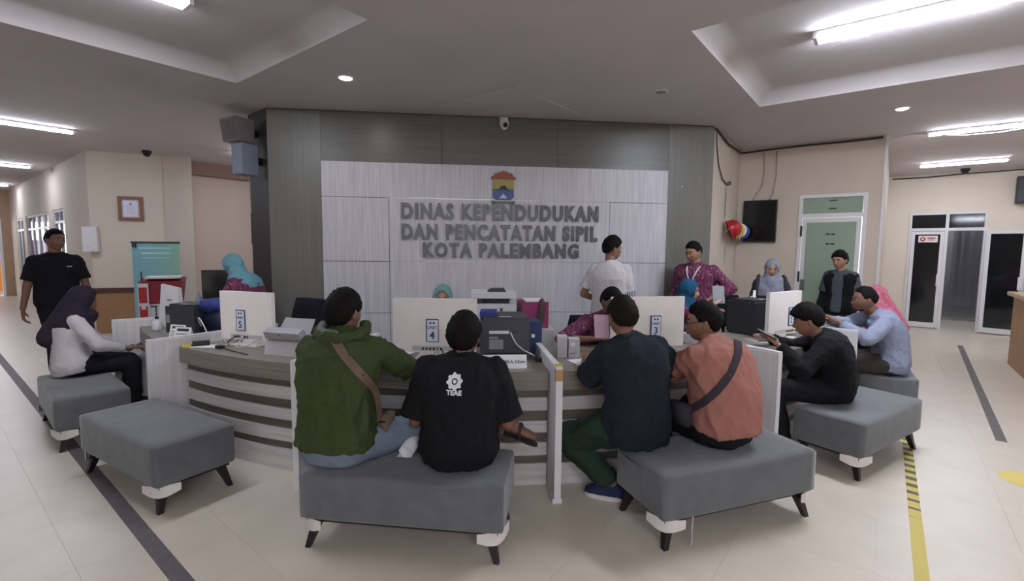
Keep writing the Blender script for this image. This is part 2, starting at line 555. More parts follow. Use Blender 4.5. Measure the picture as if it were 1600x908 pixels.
# walls on the left
wc = wall('wall_left', (-7.26, 8.267), (-6.25, 8.70), m_wall)
struct('trim_3', MB().span((-.02, -.02, .715), (1.10, .01, .805)), plain('dark_wainscot_rail', '#4c2f26', rough=.5), wc)
struct('trim_4', MB().span((0.0, -.008, 0), (1.10, .01, .715)), m_skirt, wc)
struct('trim_5', MB().prism([(-6.25, 8.68), (-5.80, 8.74), (-6.22, 9.42), (-6.6, 9.2)], 0, CEIL), m_wall)
wall('wall_left_rear', (-6.23, 9.22), (-4.2, 11.79), m_pink)
struct('trim_6', MB().prism([(-6.19, 9.2), (-6.12, 9.13), (-4.13, 11.65), (-4.2, 11.79)], CEIL - .24, CEIL), plain('brown_beam_paint', '#8f7468', rough=.8))  # darker brown band along the top of the rear left wall
wall('wall_rear', (-4.2, 11.79), (-2.0, 10.0), m_pink)
wall('wall_core_left', (-3.36, 6.18), (-3.07, 6.20), m_wall, th=3.0, z1=2.72)
corr = Vector((-7.26, 8.267, 0))
CL = 9.9
ce = corr + DB * CL
holes = ((CL - 3.33, CL - 2.10, 1.0, 2.28), (CL - 6.95, CL - 3.76, 0.9, 2.28), (CL - 8.8, CL - 7.45, 0.0, 2.25))
wk = wall('wall_left_corridor', (ce.x, ce.y), (corr.x, corr.y), m_wall, holes=holes)
wall('wall_corridor_end', (ce.x - DA.x * 11, ce.y - DA.y * 11), (ce.x, ce.y), plain('brown_end_wall', '#a98c74', rough=.8), holes=((9.2, 10.80, 0, 2.3),))
df = MB().span((10.74, -.03, 0), (10.80, .12, 2.3)).span((10.2, -.03, 2.24), (10.74, .12, 2.3)).span((10.25, -.03, 0), (10.30, .12, 2.24)).build('trim_7', m_alu)
df['kind'] = 'structure'; df.location = (ce.x - DA.x * 11, ce.y - DA.y * 11, 0); df.rotation_euler = (0, 0, AZ_A)
struct('wall_corridor_office', MB().prism([(p.x, p.y) for p in (corr + DA * 3.2 + DB * .5, corr + DA * 3.2 + DB * 9.7, corr + DA * 3.3 + DB * 9.7, corr + DA * 3.3 + DB * .5)], 0, CEIL), plain('office_wall', '#9a9ab0', rough=.8))

def window(n, host, x0, x1, z0, z1, cols, rows, glass, mat=m_alu, y=.05, t=.05):
    """frame, mullions and one pane per light, inside a hole of a wall"""
    w = MB()
    w.span((x0, y - .03, z0), (x0 + t, y + .03, z1)).span((x1 - t, y - .03, z0), (x1, y + .03, z1))
    w.span((x0 + t, y - .03, z1 - t), (x1 - t, y + .03, z1)).span((x0 + t, y - .03, z0), (x1 - t, y + .03, z0 + t))
    for k in range(1, cols):
        xm = x0 + (x1 - x0) * k / cols
        w.span((xm - t / 2, y - .028, z0 + t), (xm + t / 2, y + .028, z1 - t))
    for zr in rows:
        w.span((x0 + t, y - .026, zr - t / 2), (x1 - t, y + .026, zr + t / 2))
    o = w.build('window_%d' % n, mat)
    o['kind'] = 'structure'
    o.matrix_world = host.matrix_world
    o.location = host.location; o.rotation_euler = host.rotation_euler
    zs = [z0, *rows, z1]
    for k in range(cols):
        for a, b in zip(zs, zs[1:]):
            MB().span((x0 + (x1 - x0) * k / cols + t * .5, y - .004, a + t * .5), (x0 + (x1 - x0) * (k + 1) / cols - t * .5, y + .004, b - t * .5)).build('pane', glass, o)
    return o
window(1, wk, CL - 3.33, CL - 2.10, 1.0, 2.28, 2, (2.02,), m_bluedglass)
window(2, wk, CL - 6.95, CL - 3.76, .9, 2.28, 4, (1.94,), m_bluedglass)
window(3, wk, CL - 8.8, CL - 7.45, 0.02, 2.25, 2, (1.94,), glassmat('brown_door_glass', '#4a3a33', .8))

# green door in the right wall: frame, transom, leaf, hinges, handle and two plaques
m_green = plain('pale_green_door', '#8b9d8b', rough=.5, var=.04)
d1 = MB().span((.855, -.02, 0), (.905, .11, 2.39)).span((1.632, -.02, 0), (1.682, .11, 2.39)).span((.905, -.02, 2.345), (1.632, .11, 2.39)) \
    .span((.905, -.02, 2.055), (1.632, .11, 2.115)).build('door_1', m_alu)
d1['kind'] = 'structure'; d1.location = wd.location; d1.rotation_euler = wd.rotation_euler
MB().span((.907, .02, 2.117), (1.63, .05, 2.343)).build('transom_panel', m_green, d1, bevel=.003)
leaf = MB().span((.91, 0, .01), (1.627, .04, 2.05)).build('door_leaf', m_alu, d1, bevel=.003)
MB().span((.965, -.008, .1), (1.572, 0, 1.985)).build('door_panel', m_green, leaf, bevel=.003)
for z in (1.78, 1.1, .4):
    MB().span((.888, -.035, z), (.912, -.005, z + .16)).build('hinge', m_black, d1)
MB().span((.93, -.05, .98), (.985, 0, 1.14)).build('door_handle', m_steel, d1, bevel=.006)
for z, w in ((1.80, .11), (1.66, .11)):
    for k in (0, 1):
        MB().span((1.215 + k * .06, -.011, z), (1.265 + k * .06, -.007, z + .022)).build('plaque', m_black, leaf)
for z in (2.29, 2.175):
    MB().span((1.23, .012, z), (1.32, .022, z + .018)).build('plaque', m_black, d1)

# glazed double door in the far wall, its right leaf folded back against the wall, and the room behind
d2 = MB().span((.39, -.02, 0), (.43, .12, 2.37)).span((.95, -.02, 0), (1.0, .12, 2.37)).span((1.51, -.02, 0), (1.553, .12, 2.37)) \
    .span((.43, -.02, 2.33), (.95, .12, 2.37)).span((1.0, -.02, 2.33), (1.51, .12, 2.37)).span((.43, -.02, 2.0), (.95, .12, 2.06)).span((1.0, -.02, 2.0), (1.51, .12, 2.06)).build('door_2', m_alu)
d2['kind'] = 'structure'; d2.location = wf.location; d2.rotation_euler = wf.rotation_euler
for a, b in ((.43, .95), (1.0, 1.51)):
    MB().span((a, .04, 2.06), (b, .05, 2.33)).build('transom_pane', m_glass, d2)
def glassleaf(x0, w):
    q = MB().span((x0, -.03, .02), (x0 + .06, .01, 1.99)).span((x0 + w - .06, -.03, .02), (x0 + w, .01, 1.99)) \
        .span((x0 + .06, -.03, 1.93), (x0 + w - .06, .01, 1.99)).span((x0 + .06, -.03, .02), (x0 + w - .06, .01, .12)).build('door_leaf', m_alu, d2)
    MB().span((x0 + .06, -.014, .12), (x0 + w - .06, -.008, 1.93)).build('door_pane', m_glass, q)
    return q
lf = glassleaf(.435, .512)
MB().span((.875, -.07, .88), (.935, -.03, 1.12)).build('door_handle', m_alu, lf, bevel=.01)
rt = glassleaf(0, .55)
rt.location = (1.555, -.05, 0); rt.rotation_euler = (0, 0, R(-10))
MB().span((.475, -.09, .88), (.54, -.03, 1.12)).build('door_handle', m_alu, rt, bevel=.01)
sg = thing('door_sign', 'white door sign with red disc on the far glass door', 'sign', wf.location, wf.rotation_euler.z)
MB().span((.55, -.024, 1.77), (.85, -.016, 1.905)).build('sign_plate', plain('white_sticker', '#e6dedd', rough=.5), sg)
m_red = plain('sign_red', '#b3202c', rough=.5)
MB().lathe([(.045, 0), (.045, .006)], n=20, M=Matrix.Translation((.62, -.025, 1.837)) @ Matrix.Rotation(PI / 2, 4, 'X')).build('disc', m_red, sg)
MB().lathe([(.02, 0), (.02, .006)], n=16, M=Matrix.Translation((.62, -.029, 1.837)) @ Matrix.Rotation(PI / 2, 4, 'X')).build('disc_centre', plain('white_sticker', '#e6dedd'), sg)
MB().span((.69, -.0265, 1.845), (.82, -.024, 1.868)).span((.69, -.0265, 1.812), (.80, -.024, 1.826)).build('red_print', m_red, sg)
room = MB().span((.2, 2.6, 0), (3.2, 2.7, CEIL)).span((.1, .16, 0), (.2, 2.7, CEIL)).span((3.2, .16, 0), (3.3, 2.7, CEIL)).build('wall_inner_room', plain('inner_room_paint', '#8f8f90', rough=.8))
room['kind'] = 'structure'; room.location = wf.location; room.rotation_euler = wf.rotation_euler
cu = MB()
for k in range(16):
    cu.add([(1.15 + k * .07, 1.95 + .03 * (k % 2), .35), (1.22 + k * .07, 1.95 + .03 * ((k + 1) % 2), .35), (1.22 + k * .07, 1.95 + .03 * ((k + 1) % 2), 2.2), (1.15 + k * .07, 1.95 + .03 * (k % 2), 2.2)], [(0, 1, 2, 3)])
cu = cu.build('grey_curtain', plain('grey_curtain_cloth', '#77777b', rough=.9)); cu.location = wf.location; cu.rotation_euler = wf.rotation_euler
so = cu.modifiers.new('thick', 'SOLIDIFY'); so.thickness = .01
tag(cu, 'grey pleated curtain hanging in the room behind the far glass door', 'curtain')

# cables along the ceiling joints
m_cable = plain('dark_cable', '#3a302c', rough=.7)
def cable(name, label, pts, r=.012, mat=None, group=None):
    o = MB().tube(pts, r, 6).build(name, mat or m_cable, smooth=True)
    return tag(o, label, 'cable', group)
def alongwall(w, pts, off=-.018):
    M = Matrix.Translation(w.location) @ Matrix.Rotation(w.rotation_euler.z, 4, 'Z')
    return [M @ Vector((x, off, z)) for x, z in pts]
cable('ceiling_cable', 'dark sagging cable under the ceiling along the wall with the green door',
      alongwall(wr, [(.03, 3.13), (.35, 3.11), (.8, 3.07), (1.2, 3.09), (1.70, 3.10)]) + alongwall(wd, [(.05, 3.10), (.5, 3.115), (1.0, 3.12), (1.4, 3.115), (1.8, 3.12)]), .016)
cable('wall_cable', 'thin looped cable hanging on the narrow wall beside the dark cladding', alongwall(wr, [(.05, 3.09), (.12, 2.9), (.25, 2.7), (.5, 2.55), (.85, 2.5), (1.05, 2.54), (1.0, 2.57), (.85, 2.53)]), .008)
cable('screen_cable', 'slack pale cable running down to the black wall screen', alongwall(wd, [(.34, 3.08), (.36, 2.8), (.34, 2.55), (.25, 2.42), (.22, 2.35)]), .007, plain('beige_cable', '#a8957f'))
cable('screen_cable', 'second slack pale cable, straighter, above the black wall screen', alongwall(wd, [(.52, 3.08), (.53, 2.7), (.5, 2.45), (.45, 2.35)]), .007, plain('beige_cable', '#a8957f'))
cable('ceiling_cable', 'dark cable along the top of the far pale wall above the glass doors', alongwall(wf, [(.05, 3.10), (.6, 3.09), (1.1, 3.11), (2.0, 3.12), (3.4, 3.1)]), .014)
cable('lamp_cable', 'white loop of cable hanging from the nearer batten on the right', [(5.10, 6.60, 3.08), (5.3, 6.55, 3.13), (5.486, 6.47, 3.12), (5.75, 6.25, 3.05), (6.0, 6.05, 3.04), (6.3, 5.85, 3.08), (6.6, 5.65, 3.13)], .01, plain('white_cable', '#c9c6c6'))

# ---------------------------------------------------------------- lights
m_tube = glow('led_tube', (.83, .88, 1.0, 1), TUBE)
m_slim = glow('slim_led_tube', (.83, .87, 1.0, 1), NARROW)
m_spot = glow('downlight_glow', (1, .96, .95, 1), SPOT)
m_fit = plain('white_fitting', '#d8d6d8', rough=.5)
def batten(label, end, d, L=1.2, w=.13, z=CEIL, grp='LED battens on the ceiling', slim=False):
    c = Vector(end) + d * L / 2
    o = thing('ceiling_light', label, 'ceiling light', (c.x, c.y, z), math.atan2(d.y, d.x), grp)
    MB().span((-L / 2, -w / 2, -.03), (L / 2, w / 2, 0)).build('housing', m_fit, o, bevel=.004)
    MB().span((-L / 2 + .012, -w / 2 + .006, -.055), (L / 2 - .012, w / 2 - .006, -.028)).build('diffuser', m_slim if slim or w < .12 else m_tube, o, bevel=.01)
    for s in (-1, 1):
        MB().span((s * L / 2 - .014, -w / 2, -.058), (s * L / 2 + .014, w / 2, 0)).build('end_cap', m_fit, o, bevel=.003)
    return o
ZT = CEIL + RISE
batten('wide white LED batten in the right ceiling recess, running out of the frame', (2.408, 3.975, 0), -DB, 1.2, .15, ZT)
batten('wide white LED batten at the top left edge, in the left ceiling recess', (-2.30, 3.52, 0), -DA, 1.2, .15, ZT, slim=True)
batten('LED batten at the left edge of the frame, nearest of three', (-6.139, 6.828, 0), -DA, 1.2, .11)
batten('LED batten over the left corridor, second of the three', (-9.83, 9.90, 0), -DA, 1.2, .11)
batten('LED batten deep in the left corridor, farthest of three', (-13.49, 12.95, 0), -DA, 1.2, .11)
batten('LED batten with a hanging cable loop at the right edge', (5.486, 6.484, 0), -DB, 1.2, .11)
batten('LED batten before the far glass doors, the shorter looking one on the right', (7.367, 8.828, 0), -DB, 1.13, .11)
batten('LED batten half hidden behind the brown loudspeaker, over the area behind the counter', (-4.72, 8.2, 0), Vector((.85, .53, 0)).normalized(), 1.2, .11)
batten('LED batten in the room behind the far glass doors', (9.9, 11.0, 0), -DB, 1.2, .11)  # lamp put in to lift the dark inner room
for e, d, z in (((5.0, 1.8, 0), -DB, ZT), ((7.9, 5.0, 0), -DB, CEIL), ((9.9, 6.9, 0), -DB, CEIL), ((-8.4, 4.0, 0), -DA, CEIL),
                ((-12.2, 7.0, 0), -DA, CEIL), ((0.6, -2.2, 0), -DB, CEIL), ((-1.9, -3.6, 0), -DB, CEIL), ((2.2, -3.9, 0), -DB, CEIL), ((-.2, -4.6, 0), -DB, CEIL)):
    batten('LED batten on the ceiling outside the frame', e, d, 1.2, .13 if abs(e[0]) < 5 else .11, z)  # unseen lamps added for light; those behind the camera brighten the counter fronts
def downlight(label, x, y, on=True):
    o = thing('downlight', label, 'downlight', (x, y, CEIL), 0, 'round fittings in the ceiling')
    MB().lathe([(.075, 0), (.075, -.006), (.062, -.012), (.055, -.004)], n=24).build('trim_ring', m_fit, o, smooth=True)
    MB().lathe([(.053, -.002), (.053, -.010), (.03, -.016)], n=24).build('lens', m_spot if on else plain('unlit_lens', '#8f8a8c'), o, smooth=True)
downlight('lit round downlight in the ceiling left of the emblem', -1.59, 4.663)
downlight('small lit downlight in the ceiling above the green door wall', 4.312, 5.457)
downlight('unlit grey round ceiling fitting right of the wall camera', 1.48, 4.978, False)
def dome(label, x, y):
    o = thing('dome_camera', label, 'camera', (x, y, CEIL))
    MB().lathe([(.07, 0), (.07, -.035), (.06, -.045)], n=20).build('base', m_black, o, smooth=True)
    MB().lathe([(.055, -.045), (.05, -.075), (.03, -.095), (.005, -.1)], n=20).build('dome', plain('smoked_dome', '#0c0c0e', rough=.1), o, smooth=True)
dome('black dome camera on the ceiling before the wall with the framed certificate', -6.204, 8.25)
dome('black dome camera on the ceiling before the far glass doors', 8.55, 9.2)
cc = thing('wall_camera', 'small white surveillance camera at the top of the dark cladding, above the emblem', 'camera', F1 + FD * 2.75 + Vector((0, 0, 3.06)), AZ_F)
MB().span((-.05, -.03, .02), (.05, -.012, .09)).build('bracket', m_fit, cc, bevel=.004)
MB().ellipsoid((0, -.075, -.005), (.055, .055, .075)).build('housing', m_fit, cc, smooth=True)
MB().lathe([(.03, 0), (.028, .012), (.01, .016)], n=16, M=Matrix.Translation((.01, -.122, -.03)) @ Matrix.Rotation(PI / 2, 4, 'X')).build('lens', m_black, cc, smooth=True)

# tape on the floor
def tape(name, label, a, b, w, mat):
    a = Vector(a); b = Vector(b)
    d = (b - a).normalized(); n = Vector((-d.y, d.x, 0)) * w / 2
    return tag(MB().prism([(p.x, p.y) for p in (a - n, b - n, b + n, a + n)], .0003, .0016).build(name, mat), label, 'floor tape')
m_gtape = plain('grey_tape', '#5f5a5a', rough=.6, var=.15, scale=8)
tape('floor_tape', 'dark grey tape line along the floor of the left aisle, beside the benches', (-1.30, 1.92, 0), (-13.0, 11.17, 0), .075, m_gtape)
tape('floor_tape', 'dark grey tape line along the floor of the right aisle', (7.575, 7.962, 0), (4.07, 3.839, 0), .07, m_gtape)
m_haz, nt, b = newmat('hazard_tape')
w = N(nt, 'ShaderNodeTexWave', bands_direction='DIAGONAL'); w.inputs['Scale'].default_value = 3.6
nt.links.new(coords(nt), w.inputs['Vector'])
w2 = N(nt, 'ShaderNodeSeparateXYZ'); nt.links.new(coords(nt), w2.inputs[0])
w3 = N(nt, 'ShaderNodeMapRange'); w3.inputs[1].default_value = 3.1; w3.inputs[2].default_value = 2.2   # the black has worn off at the near end
nt.links.new(w2.outputs[1], w3.inputs[0])
ad = N(nt, 'ShaderNodeMath', operation='ADD')
nt.links.new(w.outputs[0], ad.inputs[0]); nt.links.new(w3.outputs[0], ad.inputs[1])
nt.links.new(ramp(nt, ad.outputs[0], [(.42, lin('#5a544a')), (.50, lin('#c9b65e'))]), b.inputs['Base Color'])
b.inputs['Roughness'].default_value = .6
tape('hazard_tape', 'worn yellow and black striped tape on the floor right of the benches', (3.45, 4.05, 0), (1.85, 2.0, 0), .06, m_haz)
st = tag(MB().lathe([(.16, .0003), (.16, .0014)], n=28).build('floor_sticker', plain('yellow_sticker', '#d6c36a', rough=.6)), 'round yellow sticker on the floor at the right edge', 'sticker')
st.location = (3.56, 3.14, 0)

# ================================================================ THE COUNTER
m_top = ringgrain('grey_oak_counter_laminate', '#736c63', '#898177', .45)
m_lip = ringgrain('grey_oak_lip_laminate', '#766f66', '#877f74', .45)
m_stripe = ringgrain('brown_grey_stripe_laminate', '#5a534b', '#665f56', .5)
m_ash = ringgrain('white_ash_stripe_laminate', '#b5b1af', '#cdc9c7', .45)
RM = 3.95
def arc(mb, b0, b1, r0, r1, z0, z1, n=14):
    rings = []
    for i in range(n + 1):
        b = b0 + (b1 - b0) * i / n
        s, c = math.sin(b), math.cos(b)
        rings.append([(r * s, RM - r * c, z) for r, z in ((r0, z0), (r1, z0), (r1, z1), (r0, z1))])
    return mb.loft(rings)
DIV = [-51.2, -33.1, -14.2, 6.7, 28.0, 48.0, 67.0]
STRIPES = [(0, .148, 1), (.148, .203, 0), (.203, .292, 1), (.292, .356, 0), (.356, .436, 1), (.436, .504, 0), (.504, .593, 1), (.593, .648, 0)]
UN = ['far left counter unit, beside the woman in the dark hijab', 'counter unit 5 with striped curved front, left of the man in green',
      'middle counter unit 4 behind the two men on the near bench', 'counter unit 3 with striped front, before the navy and salmon shirts',
      'counter unit 2 before the young man in black', 'last unit, before the man in the pale blue shirt']
for k in range(6):
    a0, a1 = R(DIV[k]), R(DIV[k + 1])
    mid = (a0 + a1) / 2; h = (a1 - a0) / 2 - .0055
    p = pol(mid, RM)
    u = thing('counter_unit', 'grey oak curved ' + UN[k], 'counter', p, mid, 'units of the ring counter')
    arc(MB(), -h, h, 3.56, 4.33, .71, .77).build('counter_top', m_top, u, bevel=.003)
    arc(MB(), -h, h, 4.27, 4.332, .65, .709).build('lip', m_lip, u)
    arc(MB(), -h, h, 4.22, 4.245, 0, .70).build('backing_board', m_stripe, u)
    for z0, z1, wht in STRIPES:
        if wht:
            arc(MB(), -h, h, 4.246, 4.292, z0 + .001, z1 - .001).build('white_board', m_ash, u, bevel=.002)
        else:
            arc(MB(), -h, h, 4.246, 4.275, z0 + .001, z1 - .001).build('brown_board', m_stripe, u)
DN = ['farthest left white side panel of the counter, beside the hijab woman on the bench', 'white side panel left of counter unit 5', 'white side panel edge left of the man in green',
      'white side panel with a chipped tan front corner, between units 4 and 3', 'tall white side panel right of the man in the salmon shirt', 'white side panel under the hands of the man in pale blue']
for k in range(6):
    a = R(DIV[k])
    o = thing('side_panel', DN[k], 'panel', pol(a, 4.0), a, 'white side panels of the counter')
    MB().span((-.019, -.53, .012), (.019, .48, .828)).build('panel_board', m_whitepanel, o, bevel=.002)
    MB().span((-.0205, -.532, .828), (.0205, .48, .85)).build('top_edge', m_alu, o, bevel=.002)
    MB().span((-.0205, -.534, .012), (.0205, -.53, .828)).build('front_edge', m_alu, o)
    MB().span((-.03, -.53, 0), (.03, -.46, .03)).build('foot', m_alu, o, bevel=.003)
    if k == 3:
        MB().span((-.0208, -.5345, .765), (.0208, -.5, .835)).build('chipped_corner', plain('raw_chipboard', '#b08d62', rough=.8), o)
        MB().span((-.015, -.50, .8502), (.03, -.45, .853)).build('yellow_tape', plain('yellow_tape', '#c9b53f'), o)

# ================================================================ BENCHES
m_bench = cloth('grey_bench_fabric', '#626467', weave=240, var=.2, fold=.12, sheen=.3)
m_leg = plain('dark_wooden_leg', '#1e1715', rough=.4)
m_tag = plain('white_plastic_wrap', '#d4cecb', rough=.4)
BL, BW, BT = 1.06, .46, .41
def bench(label, x, y, az, dents=(), tags=()):
    o = thing('bench', label, 'bench', (x, y, 0), az, 'upholstered waiting benches round the counter')
    bm = bmesh.new()
    bmesh.ops.create_cube(bm, size=2)
    bmesh.ops.subdivide_edges(bm, edges=bm.edges[:], cuts=19, use_grid_fill=True)
    hz = (BT - .158) / 2; H = Vector((BL / 2, BW / 2, hz)); r = .022
    for v in bm.verts:
        q = Vector((v.co.x * H.x, v.co.y * H.y, v.co.z * H.z))
        inn = Vector([max(-H[i] + r, min(H[i] - r, q[i])) for i in range(3)])
        d = q - inn
        if d.length > 1e-7:
            q = inn + d.normalized() * r
        t = (q.z + hz) / (2 * hz)
        puff = .008 * math.cos(q.x / H.x * PI / 2) * (1 if abs(q.y) > .9 * H.y else 0) * math.sin(t * PI)
        q.y += math.copysign(puff, q.y)
        if q.z > hz - .03:
            q.z += .008 * (1 - (q.x / H.x) ** 2) * (1 - (q.y / H.y) ** 2)
            for dx, dy, dep in dents:
                q.z -= dep * math.exp(-((q.x - dx) / .19) ** 2 - ((q.y - dy) / .2) ** 2)
        v.co = q + Vector((0, 0, .158 + hz))
    for f in bm.faces:
        f.smooth = True
    me = bpy.data.meshes.new('cushion'); bm.to_mesh(me); bm.free()
    me.materials.append(m_bench)
    shared('cushion', me, o)
    MB().span((-BL / 2 + .03, -BW / 2 + .03, .14), (BL / 2 - .03, BW / 2 - .03, .165)).build('base_board', m_black, o)
    for sx in (-1, 1):
        for sy in (-1, 1):
            t = Vector((sx * (BL / 2 - .08), sy * (BW / 2 - .07), .15)); b = Vector((sx * (BL / 2 - .035), sy * (BW / 2 - .03), 0))
            MB().loft([[tuple(b + Vector((.014 * i, .014 * j, 0))) for i, j in ((-1, -1), (1, -1), (1, 1), (-1, 1))],
                       [tuple(t + Vector((.026 * i, .026 * j, 0))) for i, j in ((-1, -1), (1, -1), (1, 1), (-1, 1))]]).build('leg', m_leg, o, bevel=.004)
    for sx, sy in tags:
        c0 = Vector((sx * (BL / 2 - .035), sy * (BW / 2 - .035), 0)); dg_ = Vector((sx, sy, 0)).normalized(); tg = Vector((-dg_.y, dg_.x, 0))
        g = MB()
        n = 10
        for s in (0, 1):
            ps = [c0 + tg * (.10 * (2 * i / n - 1)) + dg_ * (.035 * math.cos(PI * (i / n - .5)) - .03) for i in range(n + 1)]
            g.add([(p_.x, p_.y, .165 - s * (.045 + .028 * math.sin(PI * i / n))) for i, p_ in enumerate(ps)], [])
        g.f += [(i, i + 1, i + 2 + n, i + 1 + n) for i in range(n)]
        q = g.build('plastic_wrap', m_tag, o)
        md = q.modifiers.new('thick', 'SOLIDIFY'); md.thickness = .004
    return o
bench('grey upholstered bench nearest the camera, with two men on it', -.53, 2.50, R(-7), ((-.40, .0, .035), (.26, -.03, .04)), ((1, -1), (-1, -1)))
bench('empty grey upholstered bench at the lower left', -2.356, 3.071, R(-30.5), (), ((1, -1), (-1, -1)))
bench('grey upholstered bench under the men in navy and salmon shirts', 1.206, 2.715, R(19.6), ((-.40, .1, .035), (.08, .02, .035)), ((-1, -1), (1, -1)))
bench('grey upholstered bench with the young man in black on its left end', 2.676, 3.573, R(32.9), ((-.25, .05, .035),), ((-1, -1),))
bench('grey upholstered bench with the woman in a dark hijab on it, at the left', -3.612, 3.935, R(-40.5), ((-.33, .02, .035),), ((1, -1), (-1, -1)))
bench('grey upholstered bench under the man in pale blue, farthest right', 3.78, 4.80, R(58), ((-.33, 0, .035), (.38, 0, .03)), ())
leaftag = MB().tube([(.965, 2.405, .16), (.96, 2.40, .09), (.962, 2.40, .02), (.955, 2.395, .002)], .006, 5).build('hanging_strip', plain('clear_plastic_strip', '#a8a4a2', rough=.3))
tag(leaftag, 'strip of clear plastic hanging to the floor under the right front bench', 'plastic strip')

# ================================================================ THINGS ON THE COUNTER
ZC = .7702
m_cream = plain('cream_monitor_plastic', '#eae5e0', rough=.4, var=.02)
m_lgrey = plain('light_grey_plastic', '#bdbcbd', rough=.45, var=.03)
m_dgrey = plain('dark_grey_plastic', '#3a3c42', rough=.45, var=.06)
m_signblue = plain('sign_blue', '#2f4776', rough=.5)
m_signwhite = plain('sign_white', '#dfe3ea', rough=.5)
m_paper = plain('white_paper', '#e4e2e4', rough=.8, var=.02)
m_pinkpaper = plain('pink_paper', '#e3b9c9', rough=.8)
m_navy = plain('navy_plastic', '#1d2440', rough=.5)
m_bluebag = plain('blue_plastic', '#28357f', rough=.7)
m_scr = plain('dark_screen', '#14161a', rough=.15)
m_cab1 = plain('white_cable', '#c9c6c6'); m_cab2 = plain('black_cable', '#1c1c1f')
def onring(name, label, cat, a, r, turn=0, z=ZC, group=None):
    return thing(name, label, cat, pol(R(a), r, z), R(a) + R(turn), group)
def monitor(label, a, r, turn, num, sx, w=.585, h=.385, lean=0, zoff=.03):
    o = onring('monitor', label, 'monitor', a, r, turn, group='white computer monitors with unit signs on the counter')
    M = Matrix.Translation((0, 0, zoff + .01)) @ Matrix.Rotation(R(lean), 4, 'X')
    def part(mb, name, mat, bevel=0, parent=o):
        q = mb.build(name, mat, parent, bevel=bevel)
        if parent is o:
            q.matrix_local = M
        return q
    part(MB().span((-w / 2, -.02, 0), (w / 2, .012, h)), 'back_cover', m_cream, .006)
    part(MB().span((-w / 2 + .004, .0125, .004), (w / 2 - .004, .018, h - .004)), 'screen', m_scr)
    part(MB().span((-.16, -.024, .012), (.16, -.02, .045)), 'port_strip', m_lgrey, .002)
    for k in range(6):
        part(MB().span((sx - .075 + k * .026, -.026, .018), (sx - .06 + k * .026, -.0205, .034)), 'port', m_black)
    part(MB().span((.4 * w, -.0215, h - .04), (.46 * w, -.02, h - .015)), 'paper_label', m_paper)
    MB().span((-.05, -.01, 0), (.05, .03, .06)).build('stand_neck', m_cream, o, bevel=.004)
    MB().span((-.13, -.06, 0), (.13, .13, .012)).build('stand_foot', m_cream, o, bevel=.004)
    s = part(MB().span((sx - .045, -.026, .075), (sx + .045, -.0205, .24)), 'unit_sign', m_signblue, .002)
    z0 = M
    MB().span((sx - .036, -.0285, .081), (sx + .040, -.0262, .233)).build('sign_face', m_signwhite, s, bevel=.002)
    text('sign_word', 'UNIT', .03, m_signblue, s, (sx, -.0292, .178), (PI / 2, 0, 0), .0006, .0006)
    text('sign_number', num, .075, m_signblue, s, (sx, -.0292, .122), (PI / 2, 0, 0), .0006, .0015)
    for k in (-1, 1):
        MB().span((sx + k * .012 - .007, -.0292, .205), (sx + k * .012 + .007, -.0283, .22)).build('sign_mark', m_signblue, s)
    return o
monitor('white monitor back with sign UNIT 4, between the green jacket and the black shirt', -4.5, 3.93, 2, '4', -.015, .60, .385)
monitor('white monitor back with sign UNIT 5, left of the grey document scanner', -27.6, 4.0, 10, '5', -.05, .52, .385)
monitor('white monitor back with sign UNIT 3, behind the man in navy', 19.5, 3.86, -8, '3', .06, .60, .385)
monitor('white monitor back seen edge on, unit 2, beside the black printer on the right', 41.4, 4.05, -7, '2', .1, .56, .385, 0, .03)

def printer(label, a, r, turn, s, mat, stickers, cable_pts=None):
    o = onring('printer', label, 'printer', a, r, turn, group='dark printers on the counter')
    w, d, h = s
    MB().span((-w / 2, -d / 2, .012), (w / 2, d / 2, h * .93)).build('housing', mat, o, bevel=.012, seg=2)
    MB().span((-w / 2 + .015, -d / 2 + .03, h * .925), (w / 2 - .015, d / 2 - .03, h)).build('lid', mat, o, bevel=.012, seg=2)
    MB().span((-w / 2 + .02, -d / 2 - .0015, .03), (w / 2 - .02, -d / 2 + .002, .05)).build('vent_strip', m_black, o)
    for (x0, x1, z0, z1, mt) in stickers:
        MB().span((x0, -d / 2 - .0015, z0), (x1, -d / 2 + .001, z1)).build('sticker', mt, o)
    MB().span((-w * .12, -d / 2 + .04, h), (w * .12, -d / 2 + .06, h + .002)).build('lid_label', m_paper, o)
    for sx in (-1, 1):
        for sy in (-1, 1):
            MB().span((sx * w * .4 - .015, sy * d * .4 - .015, 0), (sx * w * .4 + .015, sy * d * .4 + .015, .014)).build('foot', m_black, o)
    if cable_pts:
        MB().tube(cable_pts, .0045, 6).build('power_cord', m_cab1, o, smooth=True)
    return o
m_slabel = plain('grey_sticker', '#8e9294', rough=.6)
printer('dark grey printer with stickers and white cord beside the name plate, unit 4', 2.75, 3.80, 2, (.345, .36, .30), m_dgrey,
        [(-.115, .025, .185, .207, m_paper), (-.115, -.015, .075, .145, m_slabel), (-.115, -.05, .15, .165, m_slabel), (.04, .09, .19, .205, m_black)],
        [(.035, -.185, .197), (.05, -.20, .16), (.08, -.205, .11), (.13, -.21, .07), (.18, -.2, .045), (.21, -.16, .02), (.23, -.1, .006)])
printer('dark grey printer on the left counter, behind the two small white signs', -41.6, 4.0, 28, (.31, .28, .265), m_dgrey,
        [(-.145, -.11, .10, .17, m_slabel), (-.14, -.05, .225, .232, m_black)])
printer('black boxy printer in front of the grey hijab, unit 2', 42.6, 3.74, -14, (.30, .30, .33), plain('charcoal_plastic', '#2e3036', rough=.5), [(-.01, .04, .25, .262, m_paper)])

